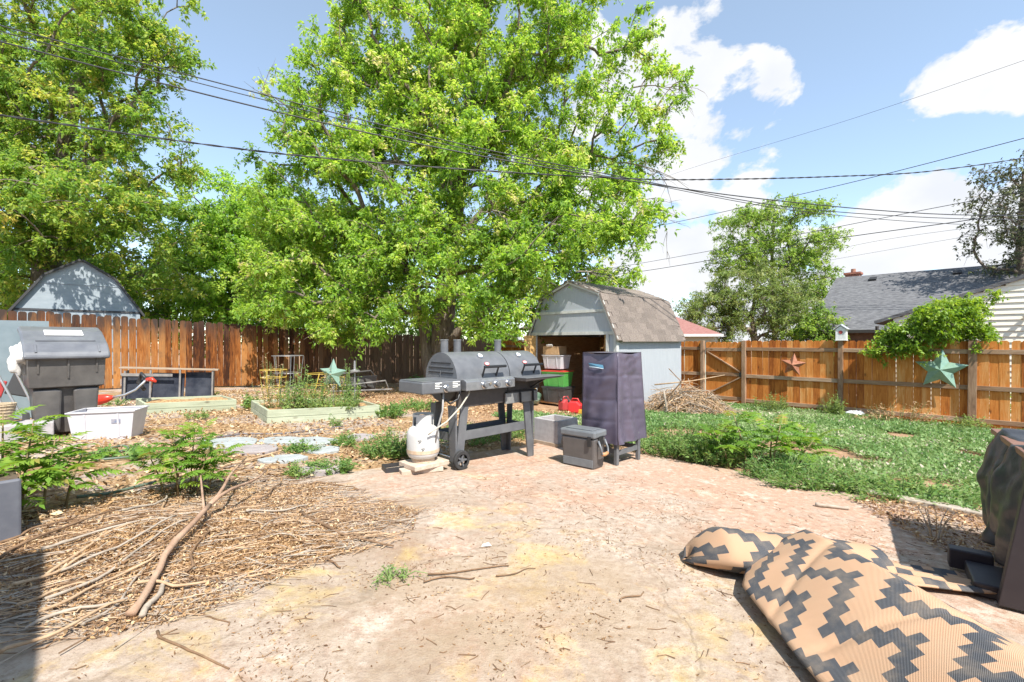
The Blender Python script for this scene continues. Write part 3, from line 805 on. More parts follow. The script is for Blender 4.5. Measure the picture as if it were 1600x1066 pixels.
# ------------------------------------------------------------------ neighbouring buildings
def left_shed():
    x, y = xy(-1.0, 16.6)
    s = thing('neighbour_shed', 'pale grey gambrel shed gable rising behind the left picket fence', 'shed', (x, y, 0), LA)
    W, D = 2.42, 3.0; zf, ze, zb, zr = -0.1, 2.05, 2.92, 3.36; br = 0.55
    prof = [(0, ze), (br, zb), (W / 2, zr), (W - br, zb), (W, ze)]
    GREY = M('pale_grey_panel', (0.25, 0.29, 0.32), (0.31, 0.35, 0.38), 4, 0.75, 0.2, 10, stretch=(1, 1, 3))
    MB().prism([(0, ze + 0.012)] + prof[1:4] + [(W, ze + 0.012)], 0, 0.03).build('gable_panel', GREY, s)
    MB().prism([(0, zf), (W, zf), (W, ze - 0.012), (0, ze - 0.012)], 0, 0.03).build('wall_panel', GREY, s)
    MB().bb(-0.02, W + 0.02, -0.02, -0.002, ze - 0.03, ze + 0.02).build('trim', M('charcoal_trim', (0.05, 0.05, 0.055), rough=.7), s)
    MB().bb(0.35, W - 0.35, -0.014, -0.002, 2.72, 2.74).build('trim', GREY, s)
    MB().bb(0, W, 0.032, D, zf, ze).build('body', GREY, s)
    for i in range(4):
        a, b = Vector((prof[i][0], 0, prof[i][1])), Vector((prof[i + 1][0], 0, prof[i + 1][1]))
        if i == 0: a = a - (b - a) * 0.12
        if i == 3: b = b + (b - a) * 0.12
        n = Vector((-(b - a).z, 0, (b - a).x)).normalized()
        mb = MB(); vs = [a + Vector((0, -.1, 0)), b + Vector((0, -.1, 0)), b + Vector((0, D, 0)), a + Vector((0, D, 0))]
        mb.add(vs + [v + n * 0.05 for v in vs], [(0, 1, 2, 3), (7, 6, 5, 4), (0, 4, 5, 1), (1, 5, 6, 2), (2, 6, 7, 3), (3, 7, 4, 0)])
        mb.build('roof', M('black_shingle', (0.035, 0.035, 0.037), (0.06, 0.06, 0.06), 30, 0.9), s)
left_shed()
def grey_house():
    ax, ay = 16.9 - CM * 5.4, 24 - SM * 5.4
    h = thing('neighbour_house', 'house with long charcoal shingle roof and brick chimney beyond the orange fence', 'house', (ax, ay, 0), RA)
    SH = M('charcoal_shingle', (0.06, 0.06, 0.065), (0.185, 0.185, 0.19), 5, 0.95, 0.8, 14, stretch=(1.0, 5, 5), lo=.36, hi=.66)
    ze, zr, run, L = 1.62, 4.45, 5.4, 16
    mb = MB(); vs = [(0, 0, ze), (L, 0, ze), (L, run, zr), (0, run, zr)]
    n = Vector((0, -(zr - ze), run)).normalized()
    mb.add([Vector(v) for v in vs] + [Vector(v) + n * 0.1 for v in vs], [(0, 1, 2, 3), (7, 6, 5, 4), (0, 4, 5, 1), (1, 5, 6, 2), (2, 6, 7, 3), (3, 7, 4, 0)])
    roof = mb.build('roof', SH, h)
    mb = MB(); vs = [(0, run, zr), (L, run, zr), (L, 2 * run, ze), (0, 2 * run, ze)]
    mb.add([Vector(v) for v in vs] + [Vector(v) + Vector((0, .04, .09)) for v in vs], [(0, 1, 2, 3), (7, 6, 5, 4), (0, 4, 5, 1), (1, 5, 6, 2), (2, 6, 7, 3), (3, 7, 4, 0)])
    mb.build('roof', SH, h)
    DARK = M('dark_vent', (0.02, 0.02, 0.022), rough=.7)
    for xx in (1.6, 4.55, 6.1):
        y = 4.75; z = ze + (zr - ze) * y / run + 0.1
        MB().box((xx, y, z + 0.06), (0.28, 0.3, 0.1), (0.48, 0, 0)).build('roof_vent', DARK, roof, bevel=0.01)
    MB().bb(0.3, L, 0.35, 0.5, -1.2, ze + .1).build('wall', M('brick_brown_wall', (0.12, 0.07, 0.05), (0.2, 0.11, 0.08), 10, .9), h)
    MB().prism([(0.35, -1.2), (0.35, ze + .1), (run, zr - .05), (2 * run - .35, ze + .1), (2 * run - .35, -1.2)], 0.3, 0.42, 'yz').build('wall', M('cream_wall', (0.5, 0.46, 0.38), rough=.8), h)
    MB().bb(-0.02, L, -0.08, -0.002, ze - 0.04, ze + 0.09).build('gutter', M('dark_gutter', (0.04, 0.035, 0.03), rough=.5), h)
    BR = M('red_brick', (0.25, 0.09, 0.06), (0.38, 0.16, 0.11), 14, .9, .3)
    c = MB(); c.bb(0.35, 0.95, run + .1, run + .7, zr - .5, zr + .22); ch = c.build('chimney', BR, h)
    MB().bb(0.29, 1.01, run + .04, run + .76, zr + .222, zr + .32).build('cap', BR, ch)
    MB().lathe([(.11, 0), (.1, .2)], 12, (.65, run + .4, zr + .32)).build('flue', M('clay', (.3, .15, .1), rough=.8), ch)
grey_house()
def cream_house():
    ox, oy = xy(15.5, 1.8)
    h = thing('siding_house', 'cream lap siding gable end half hidden by vine behind the fence', 'house', (ox, oy, 0), RA)
    CR = M('cream_lap_siding', (0.74, 0.70, 0.58), (0.80, 0.76, 0.64), 6, .6)
    W = 6.2; slope = 0.36; ze = 1.8
    top = lambda x: ze + slope * (x if x < W / 2 else W - x)
    MB().prism([(0.0, -.8), (W, -.8), (W, ze), (W / 2, top(W / 2)), (0, ze)], 0.03, 0.1).build('wall', CR, h)
    z = -0.6
    while z < 2.9:
        lo = max(0.0, (z - ze) / slope)
        mb = MB(); mb.box((W / 2, -0.004, z + 0.065), (max(W - 2 * lo - 0.02, .1), 0.018, 0.136), (-0.2, 0, 0)); mb.build('siding_board', CR, h); z += 0.13
    RF = M('charcoal_shingle', (0.085, 0.085, 0.09))
    for sx in (0, 1):
        a = Vector((-0.35, 0, ze - slope * .35)) if sx == 0 else Vector((W / 2, 0, top(W / 2)))
        b = Vector((W / 2, 0, top(W / 2))) if sx == 0 else Vector((W + .35, 0, ze - slope * .35))
        n = Vector((-(b - a).z, 0, (b - a).x)).normalized()
        mb = MB(); vs = [a + Vector((0, -.09, 0)), b + Vector((0, -.09, 0)), b + Vector((0, 6, 0)), a + Vector((0, 6, 0))]
        mb.add([v + n * .03 for v in vs] + [v + n * 0.11 for v in vs], [(0, 1, 2, 3), (7, 6, 5, 4), (0, 4, 5, 1), (1, 5, 6, 2), (2, 6, 7, 3), (3, 7, 4, 0)])
        mb.build('roof', RF, h)
    MB().tube([(-.3, -.2, ze - .16), (-.3, -.2, ze - .3), (-.12, -.06, ze - .42), (-.05, -.03, ze - .9)], .04, 8).build('downspout', M('dark_gutter', (0.04, 0.035, 0.03)), h)
    fx = thing('flood_light', 'white twin flood light on the cream siding wall', 'lamp', tuple(Vector((*xy(15.5 - .0, -0.62), 1.86))), RA)
    WP = M('white_plastic', (0.75, 0.75, 0.72), rough=.4)
    MB().lathe([(.05, 0), (.05, .03)], 14, (0, 0, 0), (math.pi / 2, 0, 0)).build('base', WP, fx)
    for k in (-1, 1): MB().lathe([(.02, 0), (.045, .05), (.05, .13), (.042, .135)], 14, (k * .05, -.03, -.01), (math.pi / 2 + .5, 0, k * .6)).build('lamp_head', WP, fx)
cream_house()
def red_roof_house():
    o = at(1128, 533, 17.5)
    h = thing('red_roof_garage', 'small garage with faded red hip roof beside the garden shed', 'garage', (o.x, o.y, 0), RA + 0.35)
    MB().bb(-5, -0.25, 0, 4, -1.5, 1.5).build('wall', M('pale_green_wall', (0.5, 0.55, 0.46), rough=.8), h)
    a, b, c, d = (-5.3, -.3, 1.5), (0.05, -.3, 1.5), (0.05, 4.3, 1.5), (-5.3, 4.3, 1.5); r1, r2 = (-3.4, 2, 2.4), (-2.1, 2, 2.4)
    MB().add([a, b, c, d, r1, r2], [(0, 1, 5, 4), (1, 2, 5), (2, 3, 4, 5), (3, 0, 4), (0, 3, 2, 1)]).build('roof', M('faded_red_shingle', (0.24, 0.10, 0.085), (0.32, 0.16, 0.14), 5, .9, stretch=(2, 2, 12)), h)
    MB().bb(-5.32, 0.07, -.33, -.303, 1.42, 1.52).build('fascia', M('white_plastic', (0.75, 0.75, 0.72)), h)
red_roof_house()

# ------------------------------------------------------------------ trees
BARK = M('grey_brown_bark', (0.10, 0.075, 0.055), (0.23, 0.19, 0.15), 6, 0.95, 0.9, 14, stretch=(3, 3, 0.6), bdist=.03)
BARK2 = M('pale_bark', (0.17, 0.14, 0.11), (0.30, 0.26, 0.22), 6, 0.95, 0.7, 14, stretch=(3, 3, 0.6), bdist=.03)
LF_MAIN = leaf_mat('boxelder_leaf', [(0.0, (0.117, 0.226, 0.042)), (0.35, (0.204, 0.359, 0.059)), (0.6, (0.310, 0.475, 0.078)), (0.85, (0.454, 0.567, 0.118)), (1.0, (0.604, 0.550, 0.264))], 0.54)
LF_LEFT = leaf_mat('elm_leaf', [(0.0, (0.102, 0.203, 0.044)), (0.4, (0.191, 0.334, 0.060)), (0.7, (0.343, 0.445, 0.083)), (1.0, (0.604, 0.547, 0.162))], 0.54)
LF_BACK = leaf_mat('hedge_leaf', [(0.0, (0.130, 0.263, 0.058)), (0.5, (0.288, 0.477, 0.081)), (1.0, (0.575, 0.728, 0.164))], 0.54)
LF_OLIVE = leaf_mat('olive_leaf', [(0.0, (0.100, 0.156, 0.039)), (0.5, (0.190, 0.269, 0.066)), (1.0, (0.345, 0.367, 0.132))], 0.35)
LF_LOCUST = leaf_mat('locust_leaf', [(0.0, (0.102, 0.195, 0.042)), (0.5, (0.204, 0.334, 0.066)), (1.0, (0.363, 0.459, 0.116))], 0.54)
LF_DARK = leaf_mat('plum_leaf', [(0.0, (0.05, 0.06, 0.035)), (0.5, (0.10, 0.12, 0.06)), (1.0, (0.18, 0.2, 0.09))], 0.3)
LF_VINE = leaf_mat('vine_leaf', [(0.0, (0.083, 0.172, 0.020)), (0.5, (0.206, 0.343, 0.040)), (1.0, (0.371, 0.475, 0.079))], 0.42)

def main_tree():
    b = on(-2.05, 13.3, -0.1)
    trunk = [b, (-2.05, 13.3, 0.9), (-1.95, 13.35, 2.2), (-1.75, 13.5, 4.0), (-1.5, 13.7, 6.5), (-1.2, 13.9, 9.5)]
    blobs = [(-4.9, 12.9, 3.2, 2.3, 2.0, 1.7), (-2.9, 12.0, 2.9, 1.9, 1.5, 1.3), (-0.9, 11.6, 3.1, 1.8, 1.4, 1.6), (0.9, 12.3, 3.7, 1.9, 1.6, 1.6),
             (-5.3, 13.2, 5.4, 2.1, 2.0, 1.7), (-3.0, 12.9, 5.6, 2.3, 2.0, 1.9), (-0.4, 12.6, 5.8, 2.2, 1.9, 1.9), (2.0, 12.8, 5.4, 1.9, 1.8, 1.6),
             (-4.6, 13.8, 8.0, 2.4, 2.2, 2.0), (-1.8, 13.6, 8.3, 2.4, 2.2, 2.1), (0.8, 13.5, 8.0, 2.0, 2.0, 1.9), (3.3, 13.0, 7.0, 1.4, 1.6, 1.3, .6),
             (3.9, 13.2, 9.0, 1.2, 1.5, 1.6, .6), (-3.4, 14.2, 10.6, 2.8, 2.4, 2.0), (-0.2, 14.2, 10.8, 2.6, 2.4, 2.0), (2.6, 13.8, 10.6, 1.6, 1.6, 1.4, .5),
             (-0.15, 11.0, 1.95, 1.05, 0.9, 0.75), (2.6, 13.2, 3.4, 1.3, 1.3, 1.1), (-4.2, 12.6, 1.9, 1.8, 1.3, 0.6), (1.55, 9.9, 3.7, 1.0, .8, .65, 1.3), (-6.2, 13.0, 3.0, 1.3, 1.4, 1.2), (-5.6, 12.6, 2.0, 1.2, 1.1, .6), (-6.0, 13.6, 4.6, 1.5, 1.5, 1.3), (-2.2, 12.4, 4.4, 1.6, 1.2, 1.2), (0.6, 12.2, 5.0, 1.4, 1.2, 1.2), (0.4, 10.4, 3.6, 1.0, .9, .8), (2.5, 10.0, 4.0, .7, .7, .5, 3.5), (0.2, 10.3, 2.2, .55, .45, .55, 2), (0.05, 10.1, 1.45, .4, .35, .35, 2)]
    t = tree('boxelder_tree', 'tall leafy bright green tree standing behind the grill', b, trunk, blobs, 3, LF_MAIN, BARK, tips=1150, per=64, k=4, size=0.106, sigma=0.27, r0=0.33, aspect=0.46, shell=0.35, tintbias=0.03, inner=0.3)
    # second stem and low limb from the base, bare dead twigs on the sunny side
    mb = MB(); B = Vector(b); r = random.Random(2)
    def bough(pts, r0, r1, n=8):
        pts = [Vector(p) - B for p in pts]; mb.tube(pts, [r0 + (r1 - r0) * i / (len(pts) - 1) for i in range(len(pts))], n)
    bough([(-2.25, 13.25, -0.3), (-2.42, 13.2, 0.7), (-2.5, 13.2, 1.5), (-2.65, 13.2, 2.4), (-3.2, 13.1, 3.8)], 0.21, 0.10)
    bough([(-1.95, 13.25, 0.9), (-1.5, 13.0, 1.55), (-0.9, 12.8, 1.95), (-0.2, 12.6, 2.6), (0.7, 12.6, 3.4)], 0.17, 0.06)
    mb.build('limb', BARK, t, smooth=True, fix=False)
    mb = MB()
    def deadtwig(p, d, L, rad, lev):
        pts = [Vector(p)]; d = Vector(d).normalized()
        for i in range(5):
            d = (d + Vector((r.gauss(0, .16), r.gauss(0, .16), r.gauss(-.05, .14)))).normalized(); pts.append(pts[-1] + d * L / 5)
        mb.tube([q - B for q in pts], [rad * (1 - .8 * i / 5) for i in range(6)], 4, cap=False)
        if lev:
            for k in range(4):
                i = r.randint(1, 4); deadtwig(pts[i], d + Vector((r.gauss(0, .7), r.gauss(0, .7), r.gauss(0, .6))), L * r.uniform(.35, .6), rad * .55, lev - 1)
    for p, d, L in (((2.6, 12.7, 6.1), (1, -.1, .1), 2.4), ((2.6, 13, 5.4), (1, 0, -.2), 2.2), ((1.6, 11.6, 3.0), (.9, -.5, -.25), 1.6), ((-0.6, 11, 4.2), (.3, -1, -.1), 1.2), ((3.4, 13, 8.4), (1, 0, .3), 1.9), ((0.6, 11.3, 2.8), (1, -.2, .0), 1.6), ((-2.8, 11.2, 4.8), (-.2, -1, .6), 1.3), ((-5.6, 12.6, 7.2), (-.6, -.6, .8), 1.6)):
        deadtwig(p, d, L, .024, 2)
    mb.build('dead_twigs', BARK2, t, fix=False)['kind'] = 'stuff'
main_tree()
tree('elm_tree', 'big tree with dense mixed foliage overhanging the far left corner', on(-14.2, 14.2, -.1), [on(-14.2, 14.2, -.1), (-14.3, 14.1, 2.5), (-13.9, 13.9, 5.0), (-13.3, 13.8, 7.5), (-12.6, 13.8, 10.5)],
     [(-13.4, 13.6, 8.2, 2.6, 2.2, 1.7), (-11.4, 13.2, 9.6, 2.0, 1.8, 1.3), (-10.6, 13.2, 7.0, 1.5, 1.6, 1.0, .8), (-14.6, 12.8, 5.6, 2.4, 2.0, 1.6), (-12.2, 13.0, 5.3, 2.0, 1.8, 1.2), (-10.2, 13.2, 4.7, 1.3, 1.4, .8), (-13.8, 12.9, 3.5, 2.2, 1.6, 1.0), (-11.6, 13.8, 3.4, 1.9, 1.5, .9), (-16, 13.5, 8, 2, 2, 2.4), (-14, 14, 11, 2.8, 2.2, 1.6), (-10.7, 13.6, 11.2, 1.4, 1.4, .9, .7), (-10.9, 10.9, 4.9, 1.1, .9, .6, 1.2), (-12, 11.3, 4.6, 1.0, .9, .6)],
     21, LF_LEFT, BARK, tips=650, per=56, k=4, size=0.108, sigma=0.27, r0=0.36, shell=0.3, inner=0.25)
GB = 'trees beyond the back fence'
def back_tree(lbl, x, y, blobs, seed, lf, tips, per, size=0.15, k=4, sigma=.3, r0=.16, top=None, aspect=.5, bark=BARK, name='background_tree', shell=.3, tb=0.0, bare=0, inner=.2):
    b = on(x, y, -.1); zt = top or max(q[2] for q in blobs)
    tree(name, lbl, b, [b, (x + .1, y, b.z + (zt - b.z) * .35), (x - .1, y, b.z + (zt - b.z) * .7), (x + .05, y, zt)], blobs, seed, lf, bark, tips=tips, per=per, k=k, size=size, sigma=sigma, r0=r0, aspect=aspect, group=GB, shell=shell, tintbias=tb, bare=bare, inner=inner)
back_tree('mid green tree between the neighbour shed and the tall leafy tree', -12.2, 20.0, [(-12.6, 19.6, 4.2, 2.3, 2, 2.2), (-10.9, 19.4, 3.2, 2.0, 2, 2.0), (-13.6, 19.8, 2.4, 2, 2, 1.6), (-11.8, 19.8, 5.8, 1.9, 1.5, 1.4), (-9.6, 19.2, 4.6, 1.7, 1.6, 1.6), (-13.6, 19.6, 5.6, 1.6, 1.5, 1.4), (-9.4, 18.6, 2.4, 1.8, 1.4, 1.2), (-12.4, 19.4, 7.2, 1.8, 1.5, 1.2), (-9.8, 19.2, 6.6, 1.7, 1.4, 1.3), (-11, 18.8, 5.2, 1.8, 1.3, 1.3)], 31, LF_BACK, 560, 36, .14)
back_tree('dense green tree behind the back fence left of the trunk', -7.6, 21.5, [(-8.4, 21, 3.0, 2.6, 2, 2.2), (-6.0, 21, 3.4, 2.4, 2, 2.2), (-7.2, 21, 5.6, 2.6, 2, 2.0), (-9.2, 20.6, 5.4, 1.8, 1.6, 1.8)], 32, LF_BACK, 340, 34, .14)
back_tree('shaded green tree behind the corner where the fences meet', -1.6, 23.5, [(-3.2, 23, 2.6, 2.6, 2, 2.2), (0.6, 23, 2.6, 2.6, 2, 2.2), (-1, 23.5, 5, 3, 2, 2), (3.6, 23, 2.4, 1.8, 2, 1.7)], 33, LF_BACK, 300, 28, .17)
back_tree('tall green tree filling the gap behind the leaning elm', -17.5, 18.5, [(-18, 18, 4, 3, 2, 2.5), (-15.2, 18.2, 3.2, 2, 2, 1.8), (-17, 18.4, 7, 2.6, 2, 2)], 34, LF_LEFT, 260, 30, .16)
back_tree('feathery pale green tree rising above the olive bush', 15.6, 27.5, [(14.2, 27, 7.8, 2.2, 2, 1.3), (16.2, 27, 8.8, 1.9, 2, .8), (17.4, 27.2, 7.0, 1.8, 2, 1.0), (13.0, 27, 6.2, 1.5, 2, 1.0), (15.8, 27.3, 6.0, 2.4, 2, 1.2), (18.6, 27.4, 4.8, 1.3, 1.6, .9), (17.6, 27.4, 3.6, 1.6, 2, 1.0)], 35, LF_LOCUST, 260, 32, .17, sigma=.34, name='locust_tree', aspect=.36, tb=.05)
back_tree('greyish olive bushy tree between the shed and the charcoal roof', 11.3, 21.5, [(9.2, 21, 2.3, 1.6, 1.6, 1.4), (11.0, 21, 3.2, 1.8, 1.6, 1.6), (12.6, 21.2, 2.5, 1.5, 1.5, 1.7), (10.2, 21, 3.6, 1.1, 1.2, .9)], 36, LF_OLIVE, 260, 34, .12, k=5, sigma=.27, name='olive_tree', aspect=.3)
back_tree('bright green bush growing against the left end of the charcoal roof', 13.3, 20.2, [(13.3, 20, 1.7, .9, 1, 1.1), (12.7, 19.8, 1.0, .7, .8, .9)], 37, LF_LOCUST, 70, 30, .13, r0=.08, name='bush')
back_tree('sparse dark leaved tree at the far right edge against the clouds', 20.6, 18.6, [(19.6, 18.4, 6.6, 1.3, 1.4, 1.0), (20.4, 18.4, 8.0, 1.5, 1.4, .9), (19.3, 18.3, 5.2, 1.1, 1.2, .7), (21.2, 18.4, 6.2, 1.4, 1.4, 1.2), (20.6, 18.4, 4.3, 1.4, 1.2, .6)], 38, LF_DARK, 150, 11, .14, k=4, sigma=.3, r0=.16, name='plum_tree', aspect=.45)
def vine():
    b = on(*xy(13.45, 0.7), 0)
    c = lambda q, off, z: (*xy(13.0 + off, q), z)
    tree('climbing_vine', 'bright green vine spilling over the orange fence above the mint star', b, [b, c(.7, .4, .6), c(.6, .25, 1.3), c(.3, .3, 1.8)],
         [(*c(1.15, .0, 1.35), .62, .45, .38), (*c(0.7, .1, 1.7), .75, .5, .42), (*c(.42, .2, 1.66), .38, .4, .36), (*c(.25, .1, 1.3), .35, .35, .16), (*c(1.55, -.15, 1.15), .4, .3, .28), (*c(.05, .5, 2.15), .25, .3, .14, .6), (*c(.45, .4, 1.98), .3, .3, .2)],
         41, LF_VINE, BARK, tips=200, per=26, k=4, size=.064, sigma=.11, r0=.03, cat='vine', tip_r=.004, aspect=.5, shell=.2)
vine()

# ------------------------------------------------------------------ overhead cables
CABLE = M('black_cable', (0.03, 0.03, 0.033), rough=.5)
def cable(label, pts, Y0, Y1, r, twisted=False):
    x0, x1 = pts[0][0], pts[-1][0]
    P = []
    for i in range(len(pts) - 1):
        for s in range(6):
            t = s / 6
            p0 = pts[max(i - 1, 0)]; p1 = pts[i]; p2 = pts[i + 1]; p3 = pts[min(i + 2, len(pts) - 1)]
            px = p1[0] + (p2[0] - p1[0]) * t
            m1 = (p2[1] - p0[1]) / max(p2[0] - p0[0], 1); m2 = (p3[1] - p1[1]) / max(p3[0] - p1[0], 1); h = p2[0] - p1[0]
            py = (2 * t ** 3 - 3 * t ** 2 + 1) * p1[1] + (t ** 3 - 2 * t ** 2 + t) * h * m1 + (-2 * t ** 3 + 3 * t ** 2) * p2[1] + (t ** 3 - t ** 2) * h * m2
            P.append((px, py))
    P.append(pts[-1])
    W = []
    for px, py in P:
        t = (px - x0) / (x1 - x0); Y = 1 / ((1 - t) / Y0 + t / Y1)
        W.append(at(px, py, Y))
    mb = MB()
    if twisted:
        Q = []
        for i in range(len(W) - 1):
            for s in range(8): Q.append(W[i].lerp(W[i + 1], s / 8))
        for ph in (0, math.pi):
            mb.tube([q + Vector((0, math.cos(i * .7 + ph), math.sin(i * .7 + ph))) * r * .9 for i, q in enumerate(Q)], r, 5)
    else: mb.tube(W, r, 6)
    o = mb.build('overhead_cable', CABLE, smooth=True, fix=False)
    tag(o, label, 'cable', 'overhead cables')
cable('uppermost of three overhead cables crossing in front of the tall tree', [(-60, 22), (0, 40), (420, 150), (720, 225), (1000, 282), (1220, 322), (1450, 340), (1700, 345)], 6.5, 13, .009)
cable('middle of three overhead cables crossing in front of the tall tree', [(-60, 33), (0, 49), (420, 158), (720, 231), (1000, 285), (1220, 326), (1450, 348), (1700, 356)], 6.5, 13, .007)
cable('lowest of three overhead cables crossing in front of the tall tree', [(-60, 48), (0, 65), (420, 172), (720, 238), (1000, 285), (1200, 312), (1450, 334), (1700, 338)], 6.4, 12.6, .011)
cable('twisted service cable running level across the yard below the others', [(-60, 170), (0, 180), (400, 236), (700, 263), (1000, 280), (1150, 280), (1300, 276), (1450, 268), (1700, 232)], 6.8, 12.5, .009, True)
cable('cable rising to the right above the feathery tree', [(860, 385), (1020, 355), (1250, 304), (1400, 268), (1700, 190)], 34, 15, .014)
cable('thick cable crossing the olive tree and rising to the right', [(900, 437), (1030, 420), (1300, 374), (1500, 346), (1700, 315)], 33, 15, .017)
cable('cable crossing the feathery tree crown toward the dark leaved tree', [(900, 427), (1010, 410), (1250, 366), (1450, 327), (1700, 280)], 34, 15, .013)
cable('faint thin wire crossing the high clouds on the right', [(980, 300), (1070, 266), (1340, 183), (1700, 60)], 40, 18, .008)
cable('faint low wire just above the charcoal roof', [(1250, 402), (1380, 375), (1560, 350), (1700, 330)], 36, 22, .01)
cable('second faint wire nearest above the charcoal roof', [(1250, 415), (1380, 392), (1560, 362), (1700, 345)], 36, 22, .009)
# ------------------------------------------------------------------ grill
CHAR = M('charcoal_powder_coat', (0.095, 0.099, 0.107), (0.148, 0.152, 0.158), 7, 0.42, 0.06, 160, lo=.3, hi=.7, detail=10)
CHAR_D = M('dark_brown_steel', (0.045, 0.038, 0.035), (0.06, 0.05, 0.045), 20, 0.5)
BLACKM = M('black_enamel', (0.018, 0.018, 0.02), rough=.4)
CHROME = M('chrome', (0.62, 0.62, 0.63), rough=.22, metal=1.0)
RUBBER = M('black_rubber', (0.022, 0.022, 0.023), (0.035, 0.034, 0.033), 30, .8)
WHITEP = M('white_plastic', (0.75, 0.75, 0.72))
def grill():
    gz = g(-.52, 4.54)
    r = thing('barbecue_grill', 'charcoal grey double barrel barbecue grill with side burner on the patio', 'grill', (-0.52, 4.54, gz), LA)
    dx = -0.033                                    # the patio falls away along the grill: legs reach down to it
    def leg(x, y):
        z0 = -SLOPE * x
        s = 1 if x < .5 else -1
        mb = MB()
        mb.prism([(x - .045, z0 + (.07 if x < .3 else 0)), (x + .045, z0 + (.07 if x < .3 else 0)), (x + .075 * s + .045, .62), (x + .075 * s - .05, .62)] if s > 0 else
                 [(x - .045, z0), (x + .045, z0), (x - .075 + .05, .62), (x - .075 - .045, .62)], y, y + .02)
        mb.prism([(y, z0 + (.07 if x < .3 else 0)), (y + (.09 if y < .2 else -.05), z0 + (.07 if x < .3 else 0)), (y + (.13 if y < .2 else -.09), .62), (y, .62)], (x - .045) if s > 0 else (x + .025), (x - .027) if s > 0 else (x + .045), 'yz')
        mb.build('leg', CHAR, r)
    for x in (0.0, 1.02):
        for y in (0.0, .43): leg(x, y)
    # cross rails and bottom tray
    MB().bb(0.02, 1.0, .02, .035, .27, .36).build('cross_rail', CHAR, r)
    MB().bb(0.02, 1.0, .415, .43, .24, .33).build('cross_rail', CHAR, r)
    MB().bb(-.03, -.012, .05, .42, .26, .34).build('cross_rail', CHAR, r)
    MB().bb(1.03, 1.045, .05, .42, .24, .32).build('cross_rail', CHAR, r)
    MB().bb(.02, 1.01, .036, .414, .262, .272).build('tray', CHAR_D, r)
    # fireboxes (half barrels) and lids
    R = 0.275; yc = .25; zb = .865
    def half(x0, x1, lower, mat, name, par, rr=R):
        n = 18; a0 = math.pi if lower else 0
        arc = [(yc + rr * math.cos(a0 + math.pi * k / n), zb + (rr * .85 if lower else rr) * math.sin(a0 + math.pi * k / n) + (.0 if lower else .008)) for k in range(n + 1)]
        return MB().prism(arc, x0, x1, 'yz').build(name, mat, par, auto=35)
    seg = ((-.045, .66), (.672, 1.165))
    for i, (x0, x1) in enumerate(seg):
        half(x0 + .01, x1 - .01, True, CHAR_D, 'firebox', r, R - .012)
        lid = half(x0, x1, False, CHAR, 'lid', r)
        MB().bb(x0 - .006, x1 + .004, yc - R - .012, yc + R + .012, zb - .018, zb + .006).build('rim', BLACKM, lid, bevel=.004)
        xm = (x0 + x1) / 2
        # thermometer and oval badge on the curved front
        def on_lid(a, off=0.0): return (yc - (R + off) * math.cos(a), zb + .008 + (R + off) * math.sin(a))
        a = math.radians(55); y, z = on_lid(a)
        gx = xm + (.03 if i == 0 else -.02)
        gauge = MB().lathe([(.034, -.004), (.034, .014), (.03, .018)], 24, (gx, y, z), (math.pi / 2 - a, 0, 0)).build('thermometer', CHROME, lid, auto=40)
        MB().lathe([(.027, .0185), (.027, .0195)], 20, (gx, y, z), (math.pi / 2 - a, 0, 0)).build('dial', WHITEP, gauge)
        a = math.radians(33); y, z = on_lid(a)
        rot = (math.pi / 2 - a, 0, 0)
        badge = MB()
        Rm = Euler(rot).to_matrix()
        badge.add([Vector((gx + .035, y, z)) + Rm @ Vector((.034 * math.cos(t), .021 * math.sin(t), .006)) for t in [2 * math.pi * k / 24 for k in range(24)]], [tuple(range(24))])
        bo = badge.build('badge', M('badge_red', (.45, .05, .05), rough=.4), lid, fix=False)
        b2 = MB(); b2.add([Vector((gx + .035, y, z)) + Rm @ Vector((.027 * math.cos(t), .014 * math.sin(t), .008)) for t in [2 * math.pi * k / 24 for k in range(24)]], [tuple(range(24))])
        b2.build('badge_face', M('badge_grey', (.62, .62, .6), rough=.4), bo, fix=False)
        b3 = MB(); b3.add([Vector((gx + .035, y, z)) + Rm @ Vector((a_, b_, .0095)) for a_, b_ in ((-.017, -.003), (.017, -.003), (.017, .003), (-.017, .003))], [(0, 1, 2, 3)])
        b3.build('badge_bar', M('badge_red', (.45, .05, .05)), bo, fix=False)
        # handle on two posts
        hx0, hx1 = (xm - .06, xm + .24) if i == 0 else (xm - .1, xm + .2)
        hb = MB(); hb.bar((hx0, yc - R - .065, zb + .135), (hx1, yc - R - .065, zb + .135), .03, .028); h = hb.build('handle', BLACKM, lid, bevel=.008)
        for xx in (hx0 + .012, hx0 + .2):
            MB().bar((xx + .02, yc - R + .005, zb + .03), (xx, yc - R - .06, zb + .135), .014, .014).build('handle_post', BLACKM, h)
        if i == 0:   # louvred end plate
            for k, (w0, z0) in enumerate(((.17, .175), (.21, .125), (.1, .078), (.1, .078))):
                yy = yc if k < 2 else yc + (.115 if k == 2 else -.115)
                MB().bb(x0 - .006, x0 - .001, yy - w0, yy + w0, zb + z0 - .006, zb + z0 + .006).build('vent_slot', BLACKM, lid)
            MB().bb(x0 - .007, x0 - .001, yc - .004, yc + .004, zb + .01, zb + .1).build('seam', CHAR, lid)
    # chimneys with caps
    for xx in (.10, .27, .86):
        c = MB().lathe([(.041, zb + .2), (.041, zb + .40)], 20, (xx, yc + .14, 0)).build('chimney', CHAR, r, auto=40)
        MB().lathe([(.046, zb + .405), (.046, zb + .412)], 20, (xx, yc + .14, 0)).build('cap', M('pale_steel', (.45, .46, .47), rough=.35, metal=.6), c, auto=40)
        if xx < .5: MB().lathe([(.039, zb + .400), (.039, zb + .405)], 20, (xx, yc + .14, 0)).build('gap', BLACKM, c)
